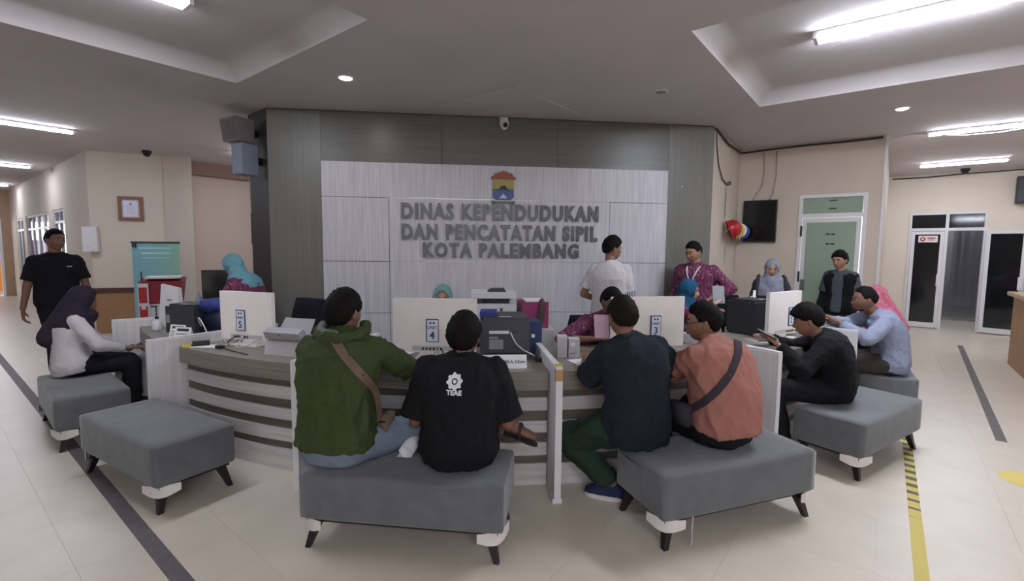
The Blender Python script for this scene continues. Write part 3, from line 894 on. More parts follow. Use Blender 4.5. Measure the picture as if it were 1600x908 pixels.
# cables hanging out of the monitors
def deskcable(label, pts, r, mat, name='desk_cable'):
    P = [pol(R(a), rr, z) for a, rr, z in pts]
    # smooth through the points
    Q = []
    for i in range(len(P) - 1):
        p0, p1, p2, p3 = P[max(i - 1, 0)], P[i], P[i + 1], P[min(i + 2, len(P) - 1)]
        for t in (0, .25, .5, .75):
            Q.append(.5 * ((2 * p1) + (p2 - p0) * t + (2 * p0 - 5 * p1 + 4 * p2 - p3) * t * t + (3 * p1 - p0 - 3 * p2 + p3) * t ** 3))
    Q.append(P[-1])
    return tag(MB().tube(Q, r, 6).build(name, mat, smooth=True), label, 'cable')
deskcable('white cable running left over unit 4 from the monitor ports', [(-4.2, 3.965, .84), (-4.6, 4.02, .80), (-5.6, 4.1, .776), (-7.2, 4.12, .776), (-8.6, 4.15, .776)], .005, m_cab1)
deskcable('second white cable running left over unit 4, nearer the edge', [(-3.9, 3.965, .84), (-4.3, 4.03, .80), (-5.4, 4.15, .776), (-7.0, 4.2, .776), (-8.8, 4.24, .776)], .005, m_cab1)
deskcable('grey cable drooping right from the unit 4 monitor ports', [(-4.0, 3.965, .84), (-3.6, 4.02, .81), (-3.0, 4.08, .777), (-1.8, 4.05, .776), (-.6, 3.98, .776)], .005, m_lgrey)
deskcable('black cable drooping right from the unit 4 monitor ports', [(-3.7, 3.965, .84), (-3.2, 4.03, .80), (-2.4, 4.1, .776), (-1.2, 4.1, .776), (0.2, 4.02, .776)], .004, m_cab2)
deskcable('black cable arching below the unit 5 sign', [(-28.6, 4.035, .845), (-28.9, 4.09, .82), (-28.8, 4.14, .776), (-27.4, 4.2, .776), (-25.8, 4.22, .776), (-23.0, 4.25, .776)], .0045, m_cab2)
deskcable('white cable arching below the unit 5 sign', [(-27.8, 4.035, .845), (-27.4, 4.10, .80), (-26.8, 4.13, .777), (-25.8, 4.08, .80), (-25.2, 4.04, .84)], .0045, m_cab1)
deskcable('pale cable lying left over unit 5 from the monitor', [(-27.9, 4.035, .845), (-28.3, 4.12, .80), (-29.5, 4.15, .776), (-31.0, 4.12, .776)], .004, m_cab1)
deskcable('white cord arching in front of the blue bag at the left', [(-37.6, 4.03, .86), (-37.2, 4.06, .92), (-36.2, 4.08, .945), (-35.0, 4.08, .89), (-34.4, 4.07, .82), (-33.8, 4.05, .776)], .005, m_cab1)
deskcable('grey cable across unit 3 beside the monitor', [(22.5, 3.9, .80), (23.2, 3.98, .776), (24.6, 4.05, .776), (26.2, 4.02, .776)], .005, m_lgrey)
deskcable('black cable on the counter before the edge on monitor, unit 2', [(41.0, 3.93, .80), (39.8, 4.02, .776), (38.2, 4.06, .776), (36.4, 4.0, .776)], .005, m_cab2)
deskcable('second black cable on unit 2, looping nearer the young man', [(42.5, 3.97, .80), (41.5, 4.08, .776), (39.5, 4.13, .776), (37.5, 4.1, .776)], .004, m_cab2)
ad_ = onring('power_adapter', 'round cable clump and black adapter below the unit 5 sign', 'adapter', -28.3, 4.20)
MB().span((-.03, -.02, 0), (.03, .02, .025)).build('adapter_block', m_cab2, ad_, bevel=.004)
MB().tube([(.03 * math.cos(t), .028 + .0 , .035 + .03 * math.sin(t)) for t in np.linspace(0, 6.2, 18)], .004, 6).build('coil', m_lgrey, ad_, smooth=True)

# document scanner beside unit 5
sc = onring('document_scanner', 'light grey upright document scanner with open paper tray, left of the man in green', 'scanner', -19.9, 4.08, 4)
MB().loft([[(-.15, -.09, 0), (.15, -.09, 0), (.15, .10, 0), (-.15, .10, 0)], [(-.15, -.075, .10), (.15, -.075, .10), (.15, .10, .13), (-.15, .10, .13)]]).build('body', m_lgrey, sc, bevel=.006)
MB().loft([[(-.15, -.073, .115), (.15, -.073, .115), (.15, .01, .135), (-.15, .01, .135)], [(-.13, -.115, .17), (.17, -.115, .17), (.17, -.06, .2), (-.13, -.06, .2)]]).build('tray_cover', plain('scanner_tray_grey', '#a2a2a5', rough=.4), sc, bevel=.004)
MB().loft([[(-.14, .03, .13), (.14, .03, .13), (.14, .045, .13), (-.14, .045, .13)], [(-.12, .10, .245), (.14, .10, .245), (.14, .11, .245), (-.12, .11, .245)]]).build('paper_support', plain('scanner_tray_grey', '#a2a2a5'), sc, bevel=.003)
MB().span((-.165, -.02, .12), (-.12, .05, .135)).build('latch', m_black, sc, bevel=.003)
MB().lathe([(.011, 0), (.008, .004)], n=12, M=Matrix.Translation((.0, -.100, .155)) @ Matrix.Rotation(PI / 3, 4, 'X')).build('red_button', plain('button_red', '#a3333a'), sc)
MB().tube([(0, -.086, .07), (.02, -.094, .05), (.045, -.094, .045)], .004, 6).build('cord', m_cab1, sc)

# white multifunction printer behind unit 4, on a low cabinet
cb = thing('cabinet', 'low grey cabinet behind unit 4 carrying the white multifunction printer', 'cabinet', (-.07, 4.62, 0), R(3))
MB().span((-.36, -.22, 0), (.46, .22, .80)).build('body', m_lgrey, cb, bevel=.004)
for sx in (-1, 1):
    dd = MB().span((.02 + sx * .19 - .18, -.235, .05), (.02 + sx * .19 + .18, -.22, .77)).build('door', m_lgrey, cb, bevel=.003)
    MB().span((.02 + sx * .03 - .006, -.245, .42), (.02 + sx * .03 + .006, -.235, .54)).build('handle', m_steel, dd)
mf = thing('multifunction_printer', 'white multifunction printer above the unit 4 monitor, behind the man in black', 'printer', (-.18, 4.62, .80), R(3))
m_mfw = plain('printer_white', '#d6d4d6', rough=.4, var=.02)
MB().span((-.21, -.19, 0), (.21, .19, .24)).build('body', m_mfw, mf, bevel=.012, seg=2)
MB().span((-.21, -.20, .29), (.21, .19, .345)).build('scanner_lid', m_mfw, mf, bevel=.012, seg=2)
MB().span((-.21, -.02, .24), (.21, .19, .29)).build('rear_column', m_mfw, mf)
MB().span((-.2, -.19, .24), (-.1, -.02, .29)).build('control_panel', m_dgrey, mf, bevel=.004)
MB().span((-.09, -.15, .241), (.15, -.02, .285)).build('output_slot', m_black, mf)
MB().loft([[(-.06, -.12, .345), (.12, -.12, .345), (.12, .1, .345), (-.06, .1, .345)], [(-.02, -.08, .372), (.10, -.08, .372), (.10, .06, .372), (-.02, .06, .372)]]).build('document_feeder', m_dgrey, mf)
for z in (.17, .10):
    MB().span((.06, -.195, z), (.085, -.188, z + .03)).build('sticker', m_dgrey, mf)
pf = thing('folder_pile', 'bright pink plastic folder lying behind the dark unit 4 printer', 'folder', (.20, 4.66, .80), R(8))
MB().span((-.13, -.16, 0), (.13, .16, .25)).build('tray', plain('folder_pink', '#8e2f5e', rough=.45), pf, bevel=.01)
MB().span((-.09, -.14, .251), (.11, .12, .265)).build('loose_sheets', m_paper, pf)
bb = tag(MB().capsule((0, 0, .06), (.02, .0, .12), .05, .045).build('brown_pouch', plain('dark_brown_leather', '#4b3a33', rough=.6), smooth=True), 'dark brown pouch standing beside the pink folder behind unit 4', 'pouch')
bb.location = (.27, 4.52, .80)
bb.scale = (.8, .8, 1.75)

# name plate, small boxes, papers
np_ = onring('name_plate', 'folded white card name plate in front of the dark unit 4 printer', 'name plate', 2.6, 4.20, 3)
MB().add([(-.15, -.035, 0), (.15, -.035, 0), (.15, 0, .085), (-.15, 0, .085), (.15, .035, 0), (-.15, .035, 0)], [(0, 1, 2, 3), (3, 2, 4, 5), (0, 3, 5), (1, 4, 2), (0, 5, 4, 1)]).build('card', m_paper, np_)
text('name_text', 'MEGAMEILA, S.Kom', .026, m_signblue, np_, (.03, -.0195, .041), (PI / 2 - .39, 0, 0), .0006, .0008)
bx3 = onring('desk_box', 'small grey box with silver latch by the chipped side panel, unit 3', 'box', 9.6, 3.9, -12)
MB().span((-.075, -.05, 0), (-.005, .07, .15)).build('left_half', m_lgrey, bx3, bevel=.003)
MB().span((.005, -.05, 0), (.085, .06, .135)).build('right_half', m_lgrey, bx3, bevel=.003)
MB().span((-.006, -.045, 0), (.006, .055, .13)).build('gap', m_black, bx3)
MB().span((.02, -.0515, .085), (.05, -.0495, .11)).build('paper_label', m_paper, bx3)
MB().tube([(.015, -.056, .03), (.05, -.06, .04), (.062, -.055, .055)], .006, 6).build('latch', m_steel, bx3, smooth=True)
def sheet(name, label, cat, a, r, turn, w, l, mat, z=ZC):
    o = MB().span((-w / 2, -l / 2, 0), (w / 2, l / 2, .002)).build(name, mat)
    o.location = pol(R(a), r, z); o.rotation_euler = (0, 0, R(a + turn))
    return tag(o, label, cat)
sheet('paper_sheet', 'white sheet on unit 4 under the arm of the man in green', 'paper', -8.6, 4.16, 20, .21, .29, m_paper)
sheet('paper_sheet', 'second white sheet on unit 4, farther behind the green sleeve', 'paper', -9.0, 3.80, -15, .21, .29, m_paper)
sheet('paper_sheet', 'white sheet on unit 3 beside the elbow of the man in navy', 'paper', 10.4, 4.10, 10, .15, .20, m_paper)
sheet('paper_sheet', 'white sheet at the left end of unit 5', 'paper', -30.6, 4.2, 30, .21, .12, m_paper)
sheet('paper_sheet', 'white sheet under the hands of the man in pale blue', 'paper', 52.5, 4.12, 10, .21, .29, m_paper)
sheet('document_tray', 'flat white tray on unit 2 in front of the edge on monitor', 'tray', 38.2, 3.98, -20, .26, .2, m_lgrey)
ta = onring('standing_note', 'small white folded note with print, on unit 3 right of the salmon shirt', 'note', 26.2, 4.2, -5)
MB().add([(-.045, -.03, 0), (.045, -.03, 0), (.045, 0, .10), (-.045, 0, .10), (.045, .03, 0), (-.045, .03, 0)], [(0, 1, 2, 3), (3, 2, 4, 5), (0, 3, 5), (1, 4, 2), (0, 5, 4, 1)]).build('card', m_paper, ta)
MB().add([(-.025, -.0185, .04), (.02, -.0185, .04), (.02, -.0115, .065), (-.025, -.0115, .065)], [(0, 1, 2, 3)]).build('print', m_slabel, ta)
def standcard(label, a, r, turn):
    o = onring('sign_card', label, 'sign card', a, r, turn)
    MB().add([(-.075, -.03, 0), (.075, -.03, 0), (.075, .0, .12), (-.075, .0, .12), (.075, .03, 0), (-.075, .03, 0)], [(0, 1, 2, 3), (3, 2, 4, 5), (0, 3, 5), (1, 4, 2), (0, 5, 4, 1)]).build('card', m_paper, o)
    for z0, z1, x0, x1 in ((.088, .108, -.055, .055), (.06, .07, -.06, .06), (.042, .05, -.06, .05), (.024, .032, -.06, .06)):
        f = lambda z: -.031 + .25 * z
        MB().add([(x0, f(z0), z0), (x1, f(z0), z0), (x1, f(z1), z1), (x0, f(z1), z1)], [(0, 1, 2, 3)]).build('print_line', m_dgrey if z0 > .08 else m_slabel, o)
standcard('white standing card with black heading, left of two, before the left dark printer', -37.6, 4.20, 26)
standcard('white standing card with black heading, right of two, before the left dark printer', -35.3, 4.22, 26)
stp = onring('stapler', 'black stapler with yellow side at the left end of unit 5', 'stapler', -31.4, 4.22, 60)
MB().span((-.06, -.015, 0), (.06, .015, .012)).build('base', m_black, stp, bevel=.003)
MB().span((-.055, -.013, .016), (.06, .013, .04)).build('arm', m_black, stp, bevel=.006)
MB().span((-.12, -.02, 0), (-.065, .02, .02)).build('yellow_eraser', plain('yellow_plastic', '#d3bd37'), stp, bevel=.003)
gb = onring('desk_box', 'small pale grey box left of the unit 5 monitor', 'box', -31.6, 3.86)
MB().span((-.04, -.04, 0), (.04, .05, .13)).build('box_body', m_lgrey, gb, bevel=.004)
hs = onring('sanitizer_bottle', 'white bottle with a black pump beside the left dark printer', 'bottle', -46.2, 4.22)
MB().lathe([(.04, 0), (.043, .01), (.043, .07), (.03, .09), (.012, .095), (.012, .105)], n=16).build('bottle_body', m_mfw, hs, smooth=True)
MB().lathe([(.015, .105), (.015, .125), (.006, .13), (.006, .22)], n=10).build('pump', m_black, hs, smooth=True)
MB().span((-.005, -.04, .215), (.005, .01, .228)).build('spout', m_black, hs)
bg = onring('blue_bag', 'bright blue bag over a navy one on the counter right of the left dark printer', 'bag', -37.7, 3.88, 25)
MB().span((-.105, -.07, 0), (.105, .07, .27)).build('bag_body', m_navy, bg, bevel=.035, seg=3, smooth=True)
MB().loft([[(-.125, -.085, .20), (.10, -.085, .23), (.10, .08, .23), (-.125, .08, .20)], [(-.12, -.08, .30), (.09, -.075, .32), (.09, .07, .33), (-.12, .07, .31)]]).build('bag_flap', m_bluebag, bg, bevel=.022, seg=3, smooth=True)
wb = onring('white_terminal', 'white tilted terminal standing behind the left dark printer', 'terminal', -49.0, 4.08, 42)
wb.scale = (1, 1, 1.24)
MB().loft([[(-.10, -.05, .0), (.10, -.05, 0), (.10, .05, 0), (-.10, .05, 0)], [(-.10, .0, .33), (.09, .0, .30), (.09, .03, .30), (-.10, .03, .33)]]).build('casing', m_mfw, wb, bevel=.004)
MB().span((-.02, -.025, .2), (.02, -.015, .215)).build('mark', m_slabel, wb)
bm_ = onring('blue_document_box', 'dark blue document box with a white mark beside the dark unit 4 printer', 'box', 6.0, 3.68, 5)
MB().span((-.06, -.1, 0), (.065, .1, .24)).build('box_body', plain('deep_blue_board', '#24365f', rough=.5), bm_, bevel=.003)
MB().span((-.015, -.1015, .12), (.01, -.0995, .145)).build('mark', m_paper, bm_)
bt = onring('blue_tray', 'blue plastic tray lying on top of the dark unit 4 printer', 'tray', .9, 3.86, 0, ZC + .302)
MB().span((-.05, -.08, 0), (.07, .12, .03)).build('tray_body', m_bluebag, bt, bevel=.006)
ms = onring('computer_mouse', 'black mouse at the right foot of the dark unit 4 printer', 'mouse', 6.1, 4.02)
MB().ellipsoid((0, 0, .012), (.03, .045, .014)).build('mouse_body', m_black, ms, smooth=True)
MB().span((-.002, -.03, .024), (.002, -.015, .028)).build('wheel', m_lgrey, ms)
pr = onring('paper_stack', 'white paper standing upright behind the edge on monitor, unit 2', 'paper', 48.9, 3.62, -20, .852)
MB().loft([[(-.045, 0, 0), (.03, 0, 0), (.03, .02, 0), (-.045, .02, 0)], [(-.06, .01, .20), (.035, .01, .24), (.035, .03, .24), (-.06, .03, .20)]]).build('sheets', m_paper, pr)
MB().loft([[(-.02, -.015, 0), (.06, -.015, 0), (.06, -.01, 0), (-.02, -.01, 0)], [(.0, -.01, .3), (.035, -.01, .3), (.035, -.005, .3), (.0, -.005, .3)]]).build('front_sheet', m_paper, pr)

# office chairs behind the counter
m_chair = cloth('black_chair_fabric', '#16181d', weave=300, fold=.2)
def office_chair(label, x, y, az, back=1.02, seat=.46):
    o = thing('office_chair', label, 'chair', (x, y, 0), az, 'black office chairs behind the counter')
    MB().box((0, 0, seat - .03), (.46, .44, .07)).build('seat', m_chair, o, bevel=.03, seg=3, smooth=True)
    n = 7
    rings = []
    for i in range(n):
        t = i / (n - 1); z = seat + .14 + t * (back - seat - .14); w = .21 + .02 * math.sin(PI * t) - .02 * t; y = -.21 - .05 * t + .02 * math.sin(PI * t)
        e = .02 if 0 < i < n - 1 else .01
        rings.append([(-w, y + .02, z), (-w * .5, y - e * .3, z), (w * .5, y - e * .3, z), (w, y + .02, z), (w, y + .02 - .045, z), (w * .5, y - .05, z), (-w * .5, y - .05, z), (-w, y + .02 - .045, z)])
    MB().loft(rings).build('backrest', m_chair, o, bevel=.012, seg=2, smooth=True)
    MB().tube([(0, -.12, seat - .05), (0, -.25, seat - .02), (0, -.27, seat + .1), (0, -.255, seat + .3)], .022, 8).build('back_bar', m_black, o, smooth=True)
    MB().lathe([(.03, .09), (.03, seat - .06)], n=12).build('gas_column', m_black, o)
    for k in range(5):
        q = 2 * PI * k / 5
        lg = MB().tube([(0, 0, .1), (.27 * math.cos(q), .27 * math.sin(q), .06)], .025, 6, .018).build('leg', m_black, o)
        MB().ellipsoid((.27 * math.cos(q), .27 * math.sin(q), .028), (.028, .028, .028), nu=10, nv=6).build('castor', m_black, lg, smooth=True)
    return o
office_chair('black office chair seen over the counter right of the unit 5 monitor', -2.10, 4.42, R(150), 1.05)
office_chair('lower black office chair half hidden by the green hood, before the dark cladding', -2.12, 5.12, R(195), .83)
office_chair('black office chair of the officer with the pink paper', .70, 4.22, R(171), .93)
office_chair('black office chair of the officer in teal hijab behind the unit 4 monitor', -.62, 4.30, R(181), .93)
office_chair('black office chair under the woman in blue hijab', 1.74, 5.20, R(240), .90)
office_chair('dark office chair left of the black printer on the right', 2.80, 5.80, R(200), .99)

# ================================================================ THINGS BY THE WALLS
def onwall(name, label, cat, w, x, z, y=-.001):
    M = Matrix.Translation(w.location) @ Matrix.Rotation(w.rotation_euler.z, 4, 'Z')
    p = M @ Vector((x, y, z))
    return thing(name, label, cat, p, w.rotation_euler.z)
ct = onwall('framed_certificate', 'framed certificate in a wide brown frame on the left cream wall', 'picture', wc, .585, 2.195)
MB().span((-.18, -.03, -.21), (-.125, 0, .21)).span((.125, -.03, -.21), (.18, 0, .21)).span((-.125, -.03, .155), (.125, 0, .21)).span((-.125, -.03, -.21), (.125, 0, -.155)).build('frame', m_wood, ct, bevel=.004)
MB().span((-.125, -.012, -.155), (.125, 0, .155)).build('mount', plain('certificate_mount', '#c9bfd0', rough=.7), ct)
MB().span((-.1, -.0135, -.13), (.1, -.012, .13)).build('certificate', plain('certificate_paper', '#d9d9ea', rough=.7), ct)
MB().lathe([(.022, 0), (.022, .001)], n=14, M=Matrix.Translation((0, -.0135, .08)) @ Matrix.Rotation(PI / 2, 4, 'X')).build('seal', m_slabel, ct)
for k in range(5):
    MB().span((-.06, -.0142, .03 - k * .03), (.06, -.0135, .036 - k * .03)).build('text_line', m_slabel, ct)
wb2 = onwall('wall_dispenser', 'white dispenser box on the cream wall corner, right of the standing guard', 'dispenser', wc, .02, 1.65, -.02)
MB().span((-.10, -.10, -.21), (.10, 0, .21)).build('casing', m_mfw, wb2, bevel=.01, seg=2)
MB().span((-.04, -.105, -.13), (.0, -.10, -.12)).build('latch', m_slabel, wb2)
tv = onwall('wall_screen', 'black flat screen hanging on the wall left of the green door', 'screen', wd, .335, 2.02)
MB().span((-.235, -.06, -.325), (.235, -.02, .325)).build('casing', m_black, tv, bevel=.006)
MB().span((-.22, -.0625, -.305), (.22, -.06, .31)).build('display', m_scr, tv)
MB().span((-.1, -.02, -.12), (.1, 0, .12)).build('bracket', m_black, tv)
helm = [('red', '#b01f2a', .78, 1.86, .05, .13), ('yellow', '#d8b93a', 1.08, 1.85, .02, .115), ('white', '#dedee2', 1.3, 1.855, .01, .11), ('blue', '#3a4a9c', 1.5, 1.84, .0, .115)]
for nm, colr, x, z, yo, r in helm:
    o = onwall('safety_helmet', nm + ' safety helmet hanging on the narrow wall right of the dark cladding', 'helmet', wr, x, z, -.085)
    o['group'] = 'safety helmets on the narrow wall'
    mt = plain('helmet_' + nm, colr, rough=.3)
    M = Matrix.Rotation(R(68), 4, 'X') @ Matrix.Rotation(R(15), 4, 'Y')
    prof = [(r, 0), (r * 1.0, .02), (r * .97, r * .45), (r * .82, r * .8), (r * .5, r * 1.06), (r * .15, r * 1.14), (.004, r * 1.15)]
    sh = MB().lathe(prof, n=24, M=M).build('shell', mt, o, smooth=True)
    br = MB()
    n = 24
    def rim(f, z):
        return [tuple(M @ Vector((r * f(t) * math.cos(t), r * f(t) * math.sin(t), z))) for t in [2 * PI * i / n for i in range(n)]]
    fo = lambda t: 1.06 + .28 * max(0, math.sin(t + PI)) ** 2
    br.loft([rim(lambda t: .96, 0), rim(fo, -.012), rim(fo, -.004), rim(lambda t: .98, .014)]).build('brim', mt, o, smooth=True)
    MB().tube([tuple(M @ Vector((-.0, r * .97 * math.cos(t), r * 1.13 * math.sin(t) + .012))) for t in np.linspace(.35, PI - .35, 9)], .012, 6).build('ridge', mt, o, smooth=True)
    MB().tube([tuple(M @ Vector((r * .8, 0, 0))), tuple(M @ Vector((.5 * r, -.2 * r, -.09))), tuple(M @ Vector((-.5 * r, -.2 * r, -.09))), tuple(M @ Vector((-r * .8, 0, 0)))], .005, 5).build('chin_strap', m_lgrey, o)
nt_ = onwall('hanging_ornament', 'string of small grey papers hanging above the safety helmets', 'ornament', wr, .82, 2.22)
MB().tube([(0, -.006, .25), (0, -.006, -.2)], .003, 5).build('string', m_cab2, nt_)
for k in range(4):
    MB().span((-.035, -.012, .12 - k * .09), (.035, -.007, .175 - k * .09)).build('paper_piece', m_slabel, nt_)
n2 = onwall('wall_note', 'small grey printed note on the narrow wall under the red helmet', 'note', wr, .95, 1.50)
MB().span((-.06, -.003, -.13), (.06, 0, .13)).build('sheet', plain('pale_grey_note', '#b8b2ae'), n2)
for k in range(4):
    MB().span((-.04, -.0045, .06 - k * .04), (.04, -.003, .075 - k * .04)).build('text_line', m_slabel, n2)
spk = onwall('loudspeaker', 'black loudspeaker high on the far wall at the right edge', 'loudspeaker', wf, 2.02, 2.73, -.02)
MB().span((-.14, -.2, -.245), (.14, -.02, .245)).build('cabinet', m_black, spk, bevel=.01)
MB().span((-.12, -.206, -.22), (.12, -.2, .22)).build('grille', m_dgrey, spk)
MB().span((-.04, -.02, -.05), (.04, .018, .05)).build('bracket', m_black, spk)
s1 = thing('loudspeaker', 'brown grey loudspeaker high at the left end of the dark cladding, upper of two boxes', 'loudspeaker', (-3.20, 5.70, 2.89), R(-22))
MB().loft([[(-.135, -.10, -.13), (.10, -.10, -.13), (.10, .12, -.13), (-.135, .12, -.13)], [(-.15, -.13, .12), (.11, -.13, .14), (.11, .12, .14), (-.15, .12, .12)]]).build('cabinet', plain('taupe_plastic', '#7d7372', rough=.5), s1, bevel=.006)
MB().add([(-.118, -.1065, -.11), (.085, -.1065, -.11), (.092, -.1305, .11), (-.13, -.1305, .10)], [(0, 1, 2, 3)]).build('grille', plain('taupe_grille', '#6f6666', rough=.7), s1)
MB().span((.02, .1, -.04), (.10, .24, .04)).build('bracket', m_black, s1)
s2 = thing('wall_box', 'blue grey box high at the left end of the dark cladding, lower of two', 'box', (-3.11, 5.66, 2.555), R(-22))
MB().span((-.10, -.10, -.175), (.08, .10, .175)).build('casing', plain('blue_grey_plastic', '#7b8294', rough=.5), s2, bevel=.008)
MB().span((-.085, -.102, -.16), (.065, -.099, .16)).build('front_panel', plain('blue_grey_panel', '#8a91a3', rough=.4), s2)
MB().span((.0, .09, -.04), (.07, .2, .04)).build('bracket', m_black, s2)

# teal roll-up banner, red lectern, red table with a dark monitor
bn = thing('rollup_banner', 'teal roll up banner on a stand before the cream wall at the left', 'banner', (-5.62, 7.55, 0), R(12))
m_teal, nt, b = newmat('teal_banner_print')
gn = N(nt, 'ShaderNodeSeparateXYZ'); nt.links.new(coords(nt), gn.inputs[0])
mr = N(nt, 'ShaderNodeMapRange'); mr.inputs[1].default_value = -.32; mr.inputs[2].default_value = .32
nt.links.new(gn.outputs[0], mr.inputs[0])
nt.links.new(ramp(nt, mr.outputs[0], [(.1, lin('#7db0bd')), (.55, lin('#86b8b8')), (1, lin('#95c4ae'))]), b.inputs['Base Color'])
b.inputs['Roughness'].default_value = .5
MB().span((-.33, -.002, .07), (.33, .002, 1.60)).build('print_sheet', m_teal, bn)
MB().span((-.34, -.012, 1.59), (.34, .012, 1.615)).build('top_rail', m_dgrey, bn, bevel=.003)
MB().span((-.34, -.06, 0), (.34, .06, .07)).build('base_case', m_lgrey, bn, bevel=.008)
MB().tube([(0, .02, .06), (0, .02, 1.6)], .01, 8).build('pole', m_lgrey, bn)
for z, x0, x1, hgt in ((1.50, -.24, .22, .025), (1.42, -.20, .2, .03), (1.35, -.2, .2, .015)):
    MB().span((x0, -.0035, z), (x1, -.002, z + hgt)).build('print_band', plain('pale_teal_ink', '#a9d8d8'), bn)
MB().span((-.32, -.02, 1.52), (-.27, .02, 1.60)).build('clip', m_dgrey, bn)
lc = thing('lectern', 'red and white lectern box before the teal banner at the left', 'lectern', (-4.63, 6.3, 0), R(28))
m_redp = plain('lectern_red', '#861f2f', rough=.45)
MB().span((-.21, -.16, 0), (.21, .18, .80)).build('white_base', m_mfw, lc, bevel=.004)
MB().loft([[(-.205, -.17, .80), (.21, -.17, .80), (.21, .18, .80), (-.205, .18, .80)], [(-.22, -.2, 1.09), (.25, -.2, 1.09), (.25, .18, 1.13), (-.22, .18, 1.13)]]).build('red_body', m_redp, lc, bevel=.004)
MB().span((-.16, -.15, 1.125), (.22, .14, 1.15)).build('paper_pile', m_paper, lc)
MB().span((-.225, -.215, .45), (-.115, -.205, 1.07)).build('side_sign', m_mfw, lc)
for z0, z1 in ((.82, 1.02), (.60, .78)):
    MB().span((-.215, -.218, z0), (-.13, -.214, z1)).build('red_print', m_red, lc)
MB().span((-.195, -.2195, .74), (-.15, -.2185, .79)).build('white_print', m_mfw, lc)
MB().tube([(-.19, -.15, 1.1), (-.19, -.15, 1.22)], .008, 6).build('pen', m_black, lc)
rt_ = thing('small_table', 'small red cloth covered table behind the left counter', 'table', (-3.85, 6.35, 0), R(10))
MB().span((-.45, -.3, .70), (.45, .3, .74)).build('table_top', m_redp, rt_, bevel=.004)
MB().span((-.44, -.295, .08), (.44, -.285, .70)).build('front_cloth', m_redp, rt_)
for sx in (-1, 1):
    for sy in (-1, 1):
        MB().span((sx * .41 - .02, sy * .26 - .02, 0), (sx * .41 + .02, sy * .26 + .02, .70)).build('leg', m_black, rt_)
dm = thing('monitor', 'black monitor on the small red table at the left, left of the teal hijab', 'monitor', (-3.82, 6.3, .74), R(25))
MB().span((-.24, -.02, .12), (.24, .02, .50)).build('casing', m_black, dm, bevel=.006)
MB().span((-.225, -.022, .14), (.225, -.02, .485)).build('display', m_scr, dm)
MB().span((-.03, -.01, .01), (.03, .03, .2)).build('stand_neck', m_black, dm)
MB().span((-.12, -.08, 0), (.12, .1, .012)).build('stand_foot', m_black, dm, bevel=.003)
bo = tag(MB().lathe([(.034, 0), (.036, .01), (.036, .13), (.022, .165), (.014, .175), (.014, .2)], n=14).build('water_bottle', plain('pale_blue_bottle', '#8fa3bd', rough=.2), smooth=True), 'small pale blue bottle on the red table left of the black monitor', 'bottle')
bo.location = (-4.10, 6.22, .741)
rs = thing('red_sign', 'red and white sheet on the wall edge behind the teal hijab', 'poster', (-3.22, 6.17, 1.24), R(4))
MB().span((-.09, -.008, -.17), (.06, 0, .17)).build('sheet', m_red, rs)
MB().span((-.08, -.0095, -.02), (.05, -.008, .05)).build('white_band', m_mfw, rs)
swt = thing('wall_bar', 'thin dark vertical bar on the cream pillar left of the dark cladding', 'bar', (-3.33, 6.165, 1.78), 0)
MB().span((-.015, -.012, -.2), (.012, 0, .2)).build('bar_body', plain('dark_brown_bar', '#5a463d'), swt)
# wooden counter at the right edge
wcn = thing('reception_counter', 'light wooden counter cut by the right edge of the frame', 'counter', (7.05, 6.68, 0), AZ_A)
m_oak = grain('light_oak', '#8d6a4c', '#a9825f', 'Z', .5)
MB().span((-2.6, -.9, 0), (0, .0, .97)).build('body', m_oak, wcn, bevel=.004)
MB().span((-2.65, -.95, .97), (.07, .06, 1.02)).build('counter_top', plain('pale_oak_top', '#b99f80', rough=.4), wcn, bevel=.006)
# coloured banner standing in the bright doorway at the end of the left corridor
eb = thing('doorway_banner', 'orange and purple banner in the bright doorway at the far left', 'banner', (ce.x - DA.x * .62 + DB.x * .9, ce.y - DA.y * .62 + DB.y * .9, 0), AZ_A)
MB().span((-.5, -.01, .1), (.5, .01, 1.0)).build('orange_half', plain('banner_orange', '#d8924a'), eb)
MB().span((-.5, -.01, 1.0), (.5, .01, 1.7)).build('purple_half', plain('banner_purple', '#a95fb0'), eb)
MB().span((-.52, -.04, 0), (.52, .04, .1)).build('base_case', m_lgrey, eb)

# ================================================================ PEOPLE
JOBS = []
def remeshed(o, vox, smooth, post=None, extra=None):
    """one continuous skin over the overlapping volumes of a mesh; extra meshes (hands, head) are welded in afterwards"""
    m = o.modifiers.new('skin', 'REMESH'); m.mode = 'VOXEL'; m.voxel_size = vox; m.use_smooth_shade = True
    if smooth:
        s = o.modifiers.new('soft', 'SMOOTH'); s.factor = .5; s.iterations = smooth
    JOBS.append((o, post, extra))
def finish_jobs():
    dg = bpy.context.evaluated_depsgraph_get()
    done = [(o, bpy.data.meshes.new_from_object(o.evaluated_get(dg)), post, extra) for o, post, extra in JOBS]
    for o, me, post, extra in done:
        old = o.data; mats = [m for m in old.materials]
        o.modifiers.clear()
        if extra is not None:
            bm = bmesh.new(); bm.from_mesh(me); bm.from_mesh(extra)
            bm.to_mesh(me); bm.free(); bpy.data.meshes.remove(extra)
        if post is not None:
            n = len(me.vertices); a = np.empty(n * 3); me.vertices.foreach_get('co', a); a = a.reshape(n, 3)
            nr = np.empty(n * 3); me.vertices.foreach_get('normal', nr); nr = nr.reshape(n, 3)
            a = post(a, nr); me.vertices.foreach_set('co', np.ascontiguousarray(a).ravel())
        me.polygons.foreach_set('use_smooth', [True] * len(me.polygons))
        me.update()
        me.name = o.name
        me.materials.clear()
        for m in mats:
            me.materials.append(m)
        o.data = me
        bpy.data.meshes.remove(old)
    JOBS.clear()

